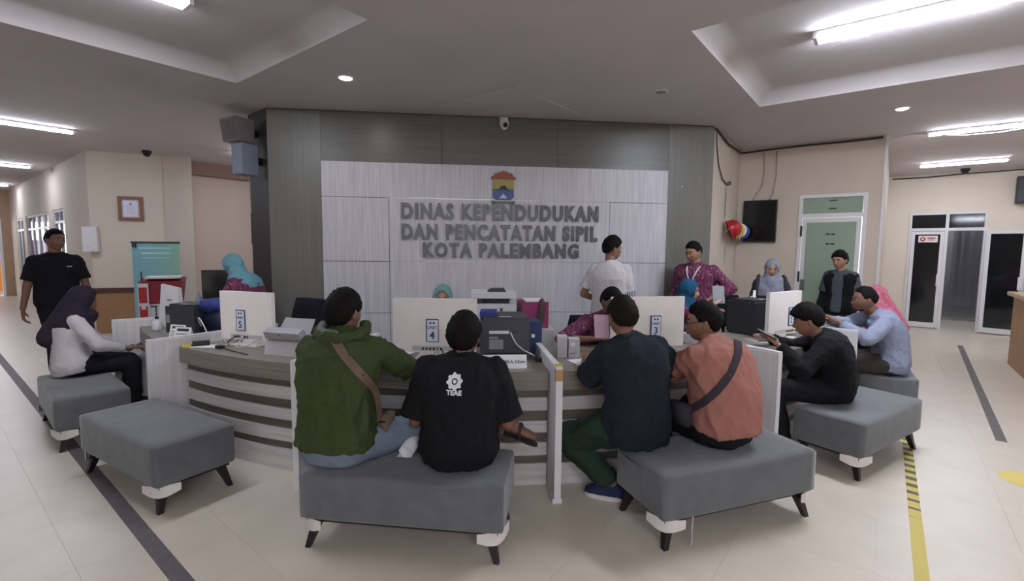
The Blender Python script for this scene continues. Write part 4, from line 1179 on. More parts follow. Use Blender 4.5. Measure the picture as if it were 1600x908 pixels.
def vnoise(p, seed):
    """cheap smooth noise from sums of sines, for folds in cloth"""
    r = np.random.default_rng(seed); out = np.zeros(len(p))
    for k in range(9):
        d = r.normal(size=3); d[2] *= .8; d /= np.linalg.norm(d)
        w = r.uniform(12, 48); q = p @ d * w + r.uniform(0, 6.3)
        q += 1.2 * np.sin(p @ r.normal(size=3) * 14 + r.uniform(0, 6.3))
        out += (1 - np.abs(np.sin(q))) ** 2 * 18 / w
    return out / 1.6
def folds(amp, seed):
    def f(a, nr):
        h = vnoise(a, seed)
        return a + nr * ((h - h.mean()) * amp)[:, None]
    return f

def head_points(nu=44, nv=34, female=False):
    """unit head, facing +y: returns a grid of points (rows from chin to crown)"""
    P = np.zeros((nv + 1, nu, 3))
    for i in range(nv + 1):
        q = PI * (i * .985 + .0075 * nv) / nv
        z0 = -math.cos(q)
        for j in range(nu):
            a = 2 * PI * j / nu
            x = .078 * math.sin(q) * math.cos(a); y = .094 * math.sin(q) * math.sin(a); z = .116 * z0
            if z < 0:                                   # jaw and neck side
                k = -z / .118
                x *= 1 - .22 * k ** 1.6
                if y > 0:
                    y *= 1 + .10 * k
                    y += .012 * k * math.sin(a) if math.sin(a) > 0 else 0
                else:
                    y *= 1 - .35 * k
            else:
                if y < 0:
                    y *= 1.04
            if y > 0:                                   # face features
                g = lambda cx, cz, sx, sz: math.exp(-((abs(x) - cx) / sx) ** 2 - ((z - cz) / sz) ** 2)
                y += .004 * g(.028, .026, .022, .010)           # brow
                y -= .009 * g(.031, .008, .014, .012)           # eye sockets
                if -.046 < z < .022:
                    t = (.022 - z) / .055
                    prof = t ** 1.2 if z > -.028 else max(0, (z + .046) / .018)
                    y += .023 * min(1, prof) * math.exp(-(x / (.007 + .006 * t)) ** 2)
                y += .005 * g(.045, -.018, .018, .02)           # cheeks
                y += .006 * g(0, -.058, .022, .0055) + .006 * g(0, -.069, .018, .005)   # lips
                y -= .003 * g(0, -.0635, .02, .003)
                y += .007 * g(0, -.095, .02, .014)              # chin
            P[i, j] = (x, y, z)
    return P
HP = head_points()
def grid_mb(P, M):
    return MB().loft([[tuple(M @ Vector(p)) for p in row] for row in P])
def hand_mb(mb, wrist, d, palmn, side, curl=.5, s=1.0):
    """palm and five bent fingers; d = pointing direction, palmn = out of the palm, side = direction towards the thumb"""
    d = d.normalized(); palmn = (palmn - d * palmn.dot(d)).normalized(); th = d.cross(palmn)
    if th.dot(side) < 0:
        th = -th
    rings = []
    for t, w, e in ((-.015, .026, .019), (.02, .034, .017), (.055, .041, .015), (.085, .040, .013), (.094, .033, .009)):
        c = wrist + d * t * s
        rings.append([tuple(c + (th * math.cos(q) * w + palmn * math.sin(q) * e) * s) for q in [2 * PI * k / 12 for k in range(12)]])
    mb.loft(rings)
    for k, (o, L) in enumerate(((.030, .068), (.010, .078), (-.010, .072), (-.029, .056))):
        p = wrist + (d * .086 + th * o) * s
        pts = [p]; dd = (d + th * o * 2.0).normalized(); ang = curl * .55
        for j, f in enumerate((.45, .32, .26)):
            dd = (dd * math.cos(ang) + palmn * math.sin(ang)).normalized()
            ang = curl * .75
            p = p + dd * L * f * s; pts.append(p)
        mb.tube(pts, .0088 * s, 7, .0066 * s)
        mb.ellipsoid(pts[-1], (.0068 * s,) * 3, nu=7, nv=5)
    p = wrist + (d * .022 + th * .030) * s
    pts = [p]; dd = (d * .55 + th * .8 + palmn * .2).normalized()
    for f in (.034, .028, .022):
        p = p + dd * f * s; pts.append(p)
        dd = (dd + d * .35 + palmn * curl * .3).normalized()
    mb.tube(pts, .0115 * s, 7, .008 * s)
    mb.ellipsoid(pts[-1], (.0082 * s,) * 3, nu=7, nv=5)

def ik(a, b, l1, l2, pole):
    """middle joint of a two-bone limb"""
    v = b - a; L = v.length
    if L > (l1 + l2) * .999:
        b = a + v * ((l1 + l2) * .999 / L); v = b - a; L = v.length
    t = v / L
    x = (l1 * l1 - l2 * l2 + L * L) / (2 * L)
    h = math.sqrt(max(0, l1 * l1 - x * x))
    pl = pole - a; pl = pl - t * pl.dot(t)
    return a + t * x + pl.normalized() * h, b

class Person:
    """local frame: x right, y forward, z up, origin on the floor under the hips"""
    def __init__(s, label, loc, az, hip, neck, head, face=(0, 0, 0), skin='#8a6350', scale=1.0, width=1.0, name='person', fat=1.0, vox=.011):
        s.k = scale; s.w = width; s.fat = fat; s.vox = vox
        s.root = thing(name, label, 'person', (loc[0], loc[1], 0), -R(az))
        s.hip = Vector(hip); s.neck = Vector(neck); s.head = Vector(head)
        s.MH = Matrix.Translation(s.head) @ Matrix.Rotation(-R(face[0]), 4, 'Z') @ Matrix.Rotation(-R(face[1]), 4, 'X') @ Matrix.Rotation(R(face[2]), 4, 'Y') @ Matrix.Scale(scale, 4)
        s.skin = plain('skin_' + skin[1:], skin, rough=.55, var=.05, scale=30)
        s.body = MB(); s.extra = MB()
        up = (s.neck - s.hip)
        s.c1 = s.hip + Vector((0, -.04, up.length * .5))
        s.sh = {}; s.el = {}; s.wr = {}; s.kn = {}; s.an = {}; s.hipj = {}
        s.turn = 0
        s.seed = random.randrange(9999)
    def spine(s, t):
        a, b, c = s.hip, s.c1, s.neck
        if t < 0:
            return a + (b - a).normalized() * t * (c - a).length
        return a * (1 - t) ** 2 + b * 2 * t * (1 - t) + c * t * t
    def tang(s, t):
        t = max(0, t)
        return ((s.c1 - s.hip) * (1 - t) + (s.neck - s.c1) * t).normalized()
    def ring(s, t, hw, hd, n=24, dy=0):
        c = s.spine(t); u = s.tang(t)
        r = Vector((1, 0, 0)); r = (r - u * r.dot(u)).normalized()
        tw = R(s.turn) * max(0, t)
        f = u.cross(r)
        r, f = r * math.cos(tw) + f * math.sin(tw), f * math.cos(tw) - r * math.sin(tw)
        out = []
        for k in range(n):
            q = 2 * PI * k / n
            cx = math.copysign(abs(math.cos(q)) ** .8, math.cos(q)); sy = math.copysign(abs(math.sin(q)) ** .85, math.sin(q))
            out.append(tuple(c + r * hw * cx + f * (hd * sy + dy)))
        return out
    RINGS = [(-.16, .150, .115), (0, .172, .122), (.15, .166, .115), (.32, .158, .108), (.5, .165, .112), (.68, .176, .116), (.82, .178, .108), (.91, .150, .088), (.98, .085, .066), (1.02, .06, .055)]
    def torso(s, mb, infl=0, t0=-.2, t1=1.1, belly=0, hemflare=0):
        rs = []
        for t, hw, hd in s.RINGS:
            if t0 - .01 <= t <= t1 + .01:
                fl = hemflare * max(0, (.25 - t) / .4)
                rs.append(s.ring(t, hw * s.w * s.k + infl + fl, (hd + belly * math.exp(-((t - .22) / .25) ** 2)) * s.k * s.fat + infl * .9 + fl))
        mb.loft(rs)
    def shoulders(s):
        for side in (-1, 1):
            c = s.spine(.88); u = s.tang(.88)
            r = Vector((1, 0, 0)); r = (r - u * r.dot(u)).normalized(); f = u.cross(r)
            tw = R(s.turn) * .88
            r = r * math.cos(tw) + f * math.sin(tw)
            s.sh[side] = c + r * side * .162 * s.w * s.k
    def arms(s, L, Rr, curl=(.6, .6), palm=None):
        """L, Rr: (wrist target, elbow pole, hand direction or None)"""
        s.shoulders()
        for side, (tgt, pole, hd) in ((-1, L), (1, Rr)):
            e, w = ik(s.sh[side], Vector(tgt), .285 * s.k, .245 * s.k, Vector(pole))
            s.el[side], s.wr[side] = e, w
            s.body.capsule(s.sh[side], e, .047 * s.k, .040 * s.k).capsule(e, w, .039 * s.k, .026 * s.k)
            d = (w - e).normalized() if hd is None else Vector(hd).normalized()
            pn = Vector((0, 0, -1)) if abs(d.z) < .75 else Vector((-side, 0, 0))
            if palm and palm[0 if side < 0 else 1] is not None:
                pn = Vector(palm[0 if side < 0 else 1])
            thumb = Vector((-side, 0, 0)) if abs(d.z) < .75 else Vector((0, 1, 0))
            hand_mb(s.extra, w + d * .012, d, pn, thumb, curl[0 if side < 0 else 1], s.k)
    def legs(s, L, Rr, spread=.095):
        """each: (ankle, knee pole)"""
        for side, (ank, pole) in ((-1, L), (1, Rr)):
            h = s.hip + Vector((side * spread * s.k, .0, -.01))
            k, a = ik(h, Vector(ank), .42 * s.k, .40 * s.k, Vector(pole))
            s.hipj[side], s.kn[side], s.an[side] = h, k, a
            s.body.capsule(h, k, .078 * s.k, .05 * s.k).capsule(k, a, .048 * s.k, .034 * s.k)
    def finish(s, ears=True):
        s.torso(s.body)
        base = s.MH @ Vector((0, -.012, -.07))
        s.body.capsule(s.spine(.93), base, .062 * s.k, .050 * s.k)
        o = s.body.build('body', s.skin, s.root)
        hm = grid_mb(HP, s.MH)
        s.extra.add(hm.v, hm.f)
        if ears:
            for side in (-1, 1):
                rot = (s.MH.to_3x3() @ Matrix.Rotation(R(side * 18), 3, 'Z') @ Matrix.Rotation(R(-8), 3, 'X')) * (1 / s.k)
                c = s.MH @ Vector((side * .074, -.008, -.004))
                s.extra.ellipsoid(c, (.010 * s.k, .019 * s.k, .032 * s.k), rot, 12, 8)
                s.extra.ellipsoid(s.MH @ Vector((side * .073, -.003, -.026)), (.008 * s.k, .011 * s.k, .011 * s.k), rot, 8, 6)
        ex = s.extra.mesh('extra', smooth=True)
        remeshed(o, s.vox, 3, None, ex)
        return s
    def face(s, brow='#1c1513', lips='#7a4a42'):
        ew = plain('eye_white', '#8f8580', rough=.3); ed = plain('eye_dark', '#17110f', rough=.2)
        for side in (-1, 1):
            e = MB().ellipsoid(s.MH @ Vector((side * .031, .0765, .007)), (.0118 * s.k,) * 3, nu=12, nv=8).build('eye', ew, s.root, smooth=True)
            MB().ellipsoid(s.MH @ Vector((side * .031, .0855, .007)), (.0074 * s.k,) * 3, nu=10, nv=6).build('pupil', ed, e, smooth=True)
            MB().tube([tuple(s.MH @ Vector(p)) for p in ((side * .016, .090, .025), (side * .032, .0895, .031), (side * .048, .080, .026))], .0042 * s.k, 6, .003 * s.k).build('eyebrow', plain('brow_' + brow[1:], brow), s.root, smooth=True)
        MB().tube([tuple(s.MH @ Vector(p)) for p in ((-.024, .092, -.0635), (-.01, .1015, -.0605), (0, .1015, -.0615), (.01, .1015, -.0605), (.024, .092, -.0635))], .0042 * s.k, 6).build('lips', plain('lips_' + lips[1:], lips, rough=.5), s.root, smooth=True)
        return s
    def hair(s, col='#141110', thick=.013, nape=-.055, front=.062, temple=.0, puff=0, fringe=0, name='hair'):
        P = HP.copy(); n = len(P)
        r0 = np.linalg.norm(P, axis=2, keepdims=True) + 1e-9
        rr = np.random.default_rng(s.seed)
        for i in range(P.shape[0]):
            for j in range(P.shape[1]):
                x, y, z = HP[i, j]
                ph = math.degrees(math.atan2(y, abs(x) + 1e-6))
                zb = float(np.interp(ph, (-90, -52, -30, -12, 8, 20, 40, 90), (nape, nape + .004, nape + .022, .012, .008 + temple, .012 + temple, front - .012, front)))
                d = (z - zb) / .012
                m = 1 / (1 + math.exp(-max(-20, min(20, d * 2.2))))
                t = thick * (1 + .15 * max(0, z) / .118) + puff * max(0, z) / .118 + .0022 * rr.normal()
                if fringe and y > .05 and z > front:
                    t += fringe * max(0, 1 - (z - front) / .05)
                k = -.016 + (t + .016) * m
                p = HP[i, j]; P[i, j] = p * (1 + k / r0[i, j, 0])
        m = plain('hair_' + col[1:], col, rough=.75, var=.3, scale=60, bmp=.6, spec=.12)
        o = grid_mb(P, s.MH).build(name, m, s.root, smooth=True)
        return s
    def beard(s, col='#2a1f1a'):
        P = HP.copy()
        for i in range(P.shape[0]):
            for j in range(P.shape[1]):
                x, y, z = HP[i, j]
                sg = lambda t: 1 / (1 + math.exp(-max(-30, min(30, t))))
                low = sg((-.079 + .35 * max(0, abs(x) - .03) - z) / .004) * sg((y - .005) / .008) * sg((z + .113) / .004)
                m = max(low, sg((.026 - abs(x)) / .003) * sg((-.047 - z) / .002) * sg((z + .057) / .002) * (y > 0))
                P[i, j] = HP[i, j] * (1 + (-.012 + .0145 * m) / (np.linalg.norm(HP[i, j]) + 1e-9))
        grid_mb(P, s.MH).build('beard', plain('beard_' + col[1:], col, rough=.8, var=.2, scale=80), s.root, smooth=True)
        return s
    def shirt(s, mat, sleeve='short', infl=.022, hem=-.16, arm=.014, collar=None, amp=.006, name='shirt', belly=.0, flare=0, vox=None, slv=.78):
        mb = MB()
        s.torso(mb, infl, hem, .99, belly, flare)
        cuffs = []
        for side in (-1, 1):
            e, w, h = s.el[side], s.wr[side], s.sh[side]
            k = s.k
            mb.capsule(s.spine(.9), h, .064 * k + infl * .6, .050 * k + arm)
            mb.capsule(s.spine(.985), h.lerp(s.spine(.985), .25), .060 * k + infl * .4, .046 * k + infl * .4)
            if sleeve == 'short':
                q = h.lerp(e, slv)
                mb.capsule(h, h.lerp(e, slv - .24), .054 * k + arm, .054 * k + arm * 1.3)
                mb.tube([h.lerp(e, .3), h.lerp(e, .3 + (slv - .3) * .6), q], .052 * k + arm, 16, .057 * k + arm * 1.4)
            elif sleeve == 'elbow':
                mb.capsule(h, e, .052 * k + arm, .046 * k + arm)
                mb.tube([e.lerp(h, .05), e.lerp(w, .2), e.lerp(w, .42)], .045 * k + arm, 16, .042 * k + arm)
            elif sleeve == 'long':
                mb.capsule(h, e, .052 * k + arm, .046 * k + arm)
                mb.capsule(e, e.lerp(w, .5), .046 * k + arm, .038 * k + arm)
                mb.tube([e.lerp(w, .2), e.lerp(w, .6), e.lerp(w, .93)], .043 * k + arm * .9, 16, .031 * k + arm * .8)
        o = mb.build(name, mat, s.root)
        s.shirt_ob = o
        remeshed(o, vox or s.vox, 3, folds(amp, s.seed))
        if collar is not None:
            c = s.spine(.975); u = s.tang(1.0); d2 = (s.MH @ Vector((0, -.012, -.07)) - c).normalized()
            rings = []
            r = Vector((1, 0, 0)); f = d2.cross(r).normalized(); r = f.cross(d2)
            for t, rad in ((-.02, .085), (.03, .070), (.048, .066), (.05, .060), (.02, .058)):
                rings.append([tuple(c + d2 * t * s.k + (r * math.cos(q) * rad + f * math.sin(q) * rad * .95) * s.k) for q in [2 * PI * k / 20 for k in range(20)]])
            MB().loft(rings, cap=False).build('collar', collar, s.root, smooth=True)
        return s
    def trousers(s, mat, infl=.018, amp=.005, cuff=.96, name='trousers', vox=None, bare=0):
        mb = MB(); k = s.k
        mb.loft([s.ring(t, hw * s.w * k + infl * .7, hd * k * s.fat + infl * .6) for t, hw, hd in ((-.2, .10, .08), (-.14, .155, .118), (0, .170, .122), (.12, .164, .114), (.2, .158, .11))])
        for side in (-1, 1):
            h, kn, a = s.hipj[side], s.kn[side], s.an[side]
            mb.capsule(h, kn, .085 * k + infl * .8, .054 * k + infl)
            if cuff > .3:
                mb.capsule(kn, kn.lerp(a, cuff * .75), .054 * k + infl, .046 * k + infl)
                mb.tube([kn.lerp(a, .2), kn.lerp(a, .6), kn.lerp(a, cuff)], .05 * k + infl * .9, 14, .045 * k + infl * .7)
        o = mb.build(name, mat, s.root)
        remeshed(o, vox or s.vox, 3, folds(amp, s.seed + 1))
        return s
    def skirt(s, mat, amp=.006, name='skirt'):
        mb = MB(); k = s.k
        mb.loft([s.ring(t, hw * k, hd * k) for t, hw, hd in ((-.2, .14, .11), (0, .185, .14), (.15, .175, .125), (.22, .165, .118))])
        for side in (-1, 1):
            h, kn, a = s.hipj[side], s.kn[side], s.an[side]
            mb.capsule(h, kn, .10 * k, .085 * k).capsule(kn, a + Vector((0, 0, .02)), .085 * k, .08 * k)
        mb.capsule((s.hipj[-1] + s.hipj[1]) / 2, (s.kn[-1] + s.kn[1]) / 2, .11 * k, .085 * k).capsule((s.kn[-1] + s.kn[1]) / 2, (s.an[-1] + s.an[1]) / 2 + Vector((0, 0, .03)), .085 * k, .08 * k)
        o = mb.build(name, mat, s.root)
        remeshed(o, s.vox, 3, folds(amp, s.seed + 1))
        return s
    def shoes(s, mat, solemat=None, turn=(0, 0), z=(0, 0), lace=False):
        for side in (-1, 1):
            a = s.an[side]; k = s.k
            d = R(turn[0 if side < 0 else 1]); f = Vector((math.sin(d), math.cos(d), 0)); r = Vector((f.y, -f.x, 0))
            z0 = z[0 if side < 0 else 1]
            def ringp(t, w, zz, hh, n=14):
                c = Vector((a.x, a.y, 0)) + f * t * k
                return [tuple(c + r * w * k * math.cos(q) + Vector((0, 0, z0 + zz + hh * math.sin(q)))) for q in [2 * PI * j / n for j in range(n)]]
            up = MB().loft([ringp(-.075, .018, .05, .02), ringp(-.065, .034, .055, .04), ringp(-.02, .04, .062, .055), ringp(.03, .042, .058, .046), ringp(.09, .046, .048, .034), ringp(.14, .042, .042, .026), ringp(.165, .024, .038, .016)])
            o = up.build('shoe', mat, s.root, smooth=True)
            so = MB()
            n = 18
            outl = [(a.x, a.y)] * 0
            pts = []
            for j in range(n):
                q = 2 * PI * j / n
                t = .045 + .125 * math.cos(q); w = (.043 + .006 * math.cos(q)) * math.sin(q)
                p = Vector((a.x, a.y, 0)) + f * t * k + r * w * k
                pts.append((p.x, p.y))
            so.prism(pts, z0 + .002, z0 + .03)
            so.build('sole', solemat or mat, o, bevel=.004)
            if lace:
                for j in range(3):
                    c = Vector((a.x, a.y, z0 + .102 - j * .012)) + f * (.045 + j * .022) * k
                    MB().tube([c - r * .022, c + Vector((0, 0, .006)), c + r * .022], .003, 5).build('lace', solemat, o)
        return s
    def hijab(s, mat, drape=.26, width=.172, back=.12, amp=.006, inner=None, fz=.0, fw=.058, fh=.082, front=True, name='hijab', trail=0):
        k = s.k; MH = s.MH; mb = MB()
        R3 = MH.to_3x3() * (1 / k)
        mb.ellipsoid(MH @ Vector((0, -.012, .012)), (.094 * k, .118 * k, .128 * k), R3, 24, 16)
        chin = MH @ Vector((0, .02, -.10)); nb = s.spine(.97); u = s.tang(.9)
        mb.capsule(MH @ Vector((0, -.02, -.04)), nb, .092 * k, .11 * k)
        mb.capsule(chin, nb + Vector((0, .07, -.02)) * k, .068 * k, .085 * k)
        for side in (-1, 1):
            mb.capsule(nb, s.sh[side].lerp(nb, .25), .105 * k, .085 * k)
        cb = s.spine(.62)
        mb.loft([s.ring(1.0, .10 * k, .10 * k), s.ring(.9, width * k * 1.06, .140 * k), s.ring(.78, width * 1.18 * k, .158 * k), s.ring(1 - drape * 1.9, width * 1.14 * k, .156 * k, dy=.01)])
        if trail:
            mb.capsule(MH @ Vector((0, -.07, -.02)), s.spine(.55) + s.tang(.5).cross(Vector((1, 0, 0))) * -.02 + Vector((0, -.10, 0)), .07 * k, trail * k)
        o = mb.build(name, mat, s.root)
        inv = MH.inverted()
        A = np.array(inv); B = np.array(MH)
        fo = folds(amp, s.seed + 2)
        def post(a, nr):
            a = fo(a, nr)
            h = np.c_[a, np.ones(len(a))] @ A.T
            e = (h[:, 0] / fw) ** 2 + ((h[:, 2] - fz) / fh) ** 2
            msk = (h[:, 1] > 0) & (e < 1)
            lim = .020 + .05 * np.clip(e, 0, 1) ** 3
            h[:, 1] = np.where(msk, np.minimum(h[:, 1], lim), h[:, 1])
            return (h @ B.T)[:, :3]
        remeshed(o, min(s.vox, .010), 3, post)
        if inner:
            P = HP.copy()
            for i in range(P.shape[0]):
                for j in range(P.shape[1]):
                    x, y, z = HP[i, j]
                    m = z > .062 - .2 * max(0, abs(x) - .03) and y > .02
                    P[i, j] = HP[i, j] * (1 + (.006 if m else -.02) / (np.linalg.norm(HP[i, j]) + 1e-9))
            grid_mb(P, MH).build('under_cap', inner, s.root, smooth=True)
        return s
    def P(s, v):
        """local to world"""
        return s.root.matrix_basis @ Vector(v)

def mk(label, loc, az, **kw):
    """W turns a point of the hall into the figure's own frame"""
    M = (Matrix.Translation((loc[0], loc[1], 0)) @ Matrix.Rotation(-R(az), 4, 'Z')).inverted()
    return lambda x, y, z: M @ Vector((x, y, z))
m_batik = batik('magenta_batik', '#571f40', '#b48c9f', '#7a3558')
m_blackcloth = cloth('black_cotton', '#131417', fold=.35)
m_guard = cloth('black_uniform_cloth', '#18161b', fold=.35)
m_darktr = cloth('dark_trouser_cloth', '#1b1b20', fold=.35)
m_greentr = cloth('dark_green_trouser_cloth', '#28382e', fold=.4)
m_olive = cloth('olive_jacket_cloth', '#3b4527', fold=.5, var=.08)
m_jeans = cloth('blue_denim', '#707c8c', fold=.5, var=.14)
m_navyc = cloth('navy_shirt_cloth', '#1c222b', fold=.4)
m_salmon = cloth('salmon_shirt_cloth', '#9c6a5f', fold=.5, var=.07)
m_blushirt = stripes('pale_blue_striped_cloth', '#787f96', '#8b92a8', 70)
m_whitec = cloth('white_shirt_cloth', '#c3bfc2', fold=.4, var=.05)
m_teal_h = cloth('teal_hijab_cloth', '#6a9aa6', fold=.5, var=.1)
m_sage_h = cloth('sage_hijab_cloth', '#6f8f8d', fold=.5, var=.1)
m_blue_h = cloth('petrol_blue_hijab_cloth', '#1d4f6e', fold=.5, var=.1)
m_grey_h = cloth('grey_hijab_cloth', '#868a98', fold=.5, var=.1)
m_plum_h = cloth('dark_plum_hijab_cloth', '#2c2734', fold=.5, var=.1)
m_pink_h = batik('pink_patterned_hijab_cloth', '#b05a70', '#c98a98', '#c17588')
m_shoe = plain('black_shoe_leather', '#141214', rough=.4)
m_sneak = cloth('blue_sneaker_cloth', '#2d3350', fold=.1)
m_sole = plain('white_sole', '#cfcac6', rough=.6)
PEOPLE = {}

# 1 guard walking in from the left
loc, az = (-5.35, 5.60), 126
p = Person('person in a black short sleeved uniform walking in from the left corridor', loc, az, (0, 0, .90), (0, .01, 1.43), (0, .04, 1.605), (-22, 4, 0), '#7b5847', 1.05, 1.06, fat=1.1)
p.arms((( -.30, .10, .80), (-.6, -.5, 1.0), (0, .3, -1)), ((.31, .02, .80), (.6, -.5, 1.0), (0.05, .2, -1)), (.7, .7))
p.legs(((-.10, -.22, .12), (-.1, .6, .6)), ((.10, .20, .09), (.1, .8, .6)))
p.finish().face().hair(thick=.010, nape=-.045, front=.07)
p.shirt(m_guard, 'short', .024, -.26, collar=m_guard, belly=.012).trousers(m_guard).shoes(m_shoe, z=(.04, 0))
PEOPLE['guard'] = p

# 2 woman in the dark hijab on the left bench
loc, az = (-3.92, 4.20), 47; W = mk('', loc, az)
p = Person('person in dark plum hijab and white shirt sitting hunched on the left bench', loc, az, (0, 0, .50), (0, .05, .945), (0, .09, 1.06), (-4, 18, 0), '#8a6552', .95, .98)
p.arms(((-.12, .34, .60), (-.5, .0, .6), (.3, 1, 0)), ((.10, .36, .60), (.5, -.1, .6), (-.3, 1, 0)), (.8, .8))
p.legs(((-.08, .42, .08), (-.1, .9, .8)), ((.10, .40, .08), (.1, .9, .8)))
p.finish(False).face().hijab(m_plum_h, .17, .172, trail=.11, amp=.004)
p.shirt(m_whitec, 'long', .026, -.2, amp=.005, flare=.03).trousers(m_darktr, .026, amp=.003).shoes(m_shoe)
PEOPLE['plum'] = p

# 3 officer in teal hijab behind the left counter
loc, az = (-2.86, 5.20), -82
p = Person('person in a pale teal hijab and magenta batik shirt bending left behind unit 5', loc, az, (0, -.02, .80), (0, .12, 1.215), (0, .20, 1.345), (-3, 24, 0), '#9a7460', .93, 1.0)
p.arms(((-.16, .36, .86), (-.4, .0, .8), None), ((.14, .36, .86), (.4, -.1, .8), None))
p.legs(((-.09, -.05, .08), (-.1, .6, .5)), ((.09, .02, .08), (.1, .6, .5)))
p.finish(False).face().hijab(m_teal_h, .20, amp=.004)
p.shirt(m_batik, 'long', .03, -.3, flare=.02).trousers(m_darktr, .03).shoes(m_shoe)
PEOPLE['teal'] = p

# 4 man in the green jacket
loc, az = (-.93, 2.50), 10; W = mk('', loc, az)
p = Person('person in an olive green hooded jacket seen from behind, left on near bench', loc, az, (0, 0, .515), (-.01, .09, 1.07), (-.02, .12, 1.19), (8, 10, 0), '#7d5b49', 1.06, 1.02)
p.arms(((-.12, .52, .83), (-.7, .2, .75), None), ((.13, .52, .85), (.8, .15, .62), None), (.5, .5))
p.legs(((-.12, .36, .08), (-.15, .9, .8)), ((.44, .32, .08), (.75, .8, .9)))
p.finish().face().hair(thick=.016, nape=-.07, front=.06)
p.shirt(m_olive, 'long', .034, -.06, arm=.022, amp=.013, name='jacket', flare=.012).trousers(m_jeans, .024).shoes(m_shoe)
hd = MB()
c = p.spine(.95)
hd.ellipsoid(c + Vector((.0, -.095, -.035)), (.125, .05, .075), Matrix.Rotation(R(-14), 3, 'X'), 24, 14)
hd.tube([c + Vector(v) for v in ((-.10, .07, .085), (-.13, .02, .06), (-.11, -.06, .035), (-.04, -.115, .03), (.05, -.115, .03), (.115, -.06, .035), (.13, .02, .06), (.10, .07, .085))], .036, 12)
hd.capsule(c + Vector((-.05, -.10, -.06)), c + Vector((.01, -.105, -.125)), .04, .022).capsule(c + Vector((.06, -.10, -.06)), c + Vector((.01, -.105, -.125)), .04, .022)
ho = hd.build('hood', m_olive, p.root); remeshed(ho, .009, 2, folds(.010, 31))
hl = MB().tube([c + Vector(v) for v in ((-.12, .02, .082), (-.095, -.055, .062), (-.03, -.10, .058), (.03, -.095, .055))], .028, 10, .018).build('hood_lining', cloth('grey_hood_lining', '#6f706b', fold=.3), p.root); remeshed(hl, .008, 2)
PEOPLE['green'] = p

# 5 man in the black t-shirt
loc, az = (-.27, 2.47), 4; W = mk('', loc, az)
p = Person('person in a black t-shirt with white gear print, on the near bench', loc, az, (0, 0, .51), (0, .06, .955), (.005, .10, 1.075), (3, 12, 0), '#7a5544', 1.03, 1.04)
p.arms(((-.17, .28, .58), (-.45, -.25, .30), None), ((.17, .28, .58), (.45, -.25, .30), None), (.8, .8))
p.legs(((.25, .30, .53), (-.6, .7, .7)), ((.14, .36, .08), (.15, .9, .8)))
a = p.an[-1]
p.body.capsule(a, a + Vector((.05, .0, -.05)), .034, .032)
p.extra.loft([[tuple(a + Vector((.0 + t, w * math.cos(q), -.03 - .35 * t + h * math.sin(q)))) for q in [2 * PI * k / 12 for k in range(12)]] for t, w, h in ((-.03, .022, .02), (0, .033, .036), (.05, .04, .032), (.10, .044, .022), (.135, .04, .015), (.15, .025, .01))])
p.finish().face().hair(thick=.018, nape=-.075, front=.06, puff=.004)
p.shirt(m_blackcloth, 'short', .030, -.2, arm=.026, amp=.007, name='t_shirt', belly=.01, slv=.9).trousers(cloth('khaki_shorts_cloth', '#5d4d3c', fold=.4), .02, cuff=.2, name='shorts')
sd = MB()
sd.loft([[tuple(a + Vector((-.035 + t, w * math.cos(q), -.068 - .35 * t + .008 * math.sin(q)))) for q in [2 * PI * k / 14 for k in range(14)]] for t, w in ((-.01, .02), (.0, .036), (.07, .043), (.14, .048), (.18, .04), (.195, .02))])
so = sd.build('sandal', plain('dark_brown_sandal', '#2d2320', rough=.6), p.root, smooth=True)
MB().tube([a + Vector((.05, -.045, -.08)), a + Vector((.055, -.03, -.03)), a + Vector((.06, 0, -.01)), a + Vector((.065, .03, -.03)), a + Vector((.07, .045, -.08))], .012, 6).build('sandal_strap', plain('dark_brown_sandal', '#2d2320'), so, smooth=True)
an2 = p.an[1]
s2_ = MB().prism([(an2.x + x, an2.y + y) for x, y in ((-.045, -.06), (.045, -.06), (.052, .1), (.03, .17), (-.03, .17), (-.05, .1))], .001, .025).build('sandal', plain('dark_brown_sandal', '#2d2320'), p.root, bevel=.004)
p_foot = MB().capsule(an2 + Vector((0, -.02, -.02)), an2 + Vector((0, .12, -.038)), .036, .024).build('foot', p.skin, p.root, smooth=True)
PEOPLE['black'] = p

# 6 officer hidden behind the unit 4 monitor
loc, az = (-.60, 4.20), 180
p = Person('person in a sage green hijab, only the eyes above the unit 4 monitor', loc, az, (0, 0, .55), (0, .04, .985), (0, .085, 1.115), (-4, 4, 0), '#b58a72', .94)
p.arms(((-.16, .34, .80), (-.5, .0, .7), None), ((.16, .34, .80), (.5, 0, .7), None))
p.legs(((-.10, .38, .08), (-.1, .8, .8)), ((.10, .38, .08), (.1, .8, .8)))
p.finish(False).face().hijab(m_sage_h, .22)
p.shirt(m_batik, 'long', .026, -.15).trousers(m_darktr, .02).shoes(m_shoe)

# 7 officer with the pink paper
loc, az = (.80, 4.13), 166
p = Person('person in a magenta batik shirt sitting behind unit 3 holding a pink paper', loc, az, (0, 0, .55), (0, .06, .985), (-.02, .10, 1.115), (-14, 14, 0), '#7d5a48', 1.0, 1.04)
p.arms(((-.14, .34, .80), (-.5, .0, .7), None), ((.22, .26, .83), (.65, .0, .75), None), (.5, .5))
p.legs(((-.12, .36, .08), (-.1, .8, .8)), ((.12, .36, .08), (.1, .8, .8)))
p.finish().face().hair(thick=.012, nape=-.05, front=.06)
p.shirt(m_batik, 'elbow', .028, -.15, collar=m_batik, arm=.02).trousers(m_darktr, .02).shoes(m_shoe)
PEOPLE['officer'] = p

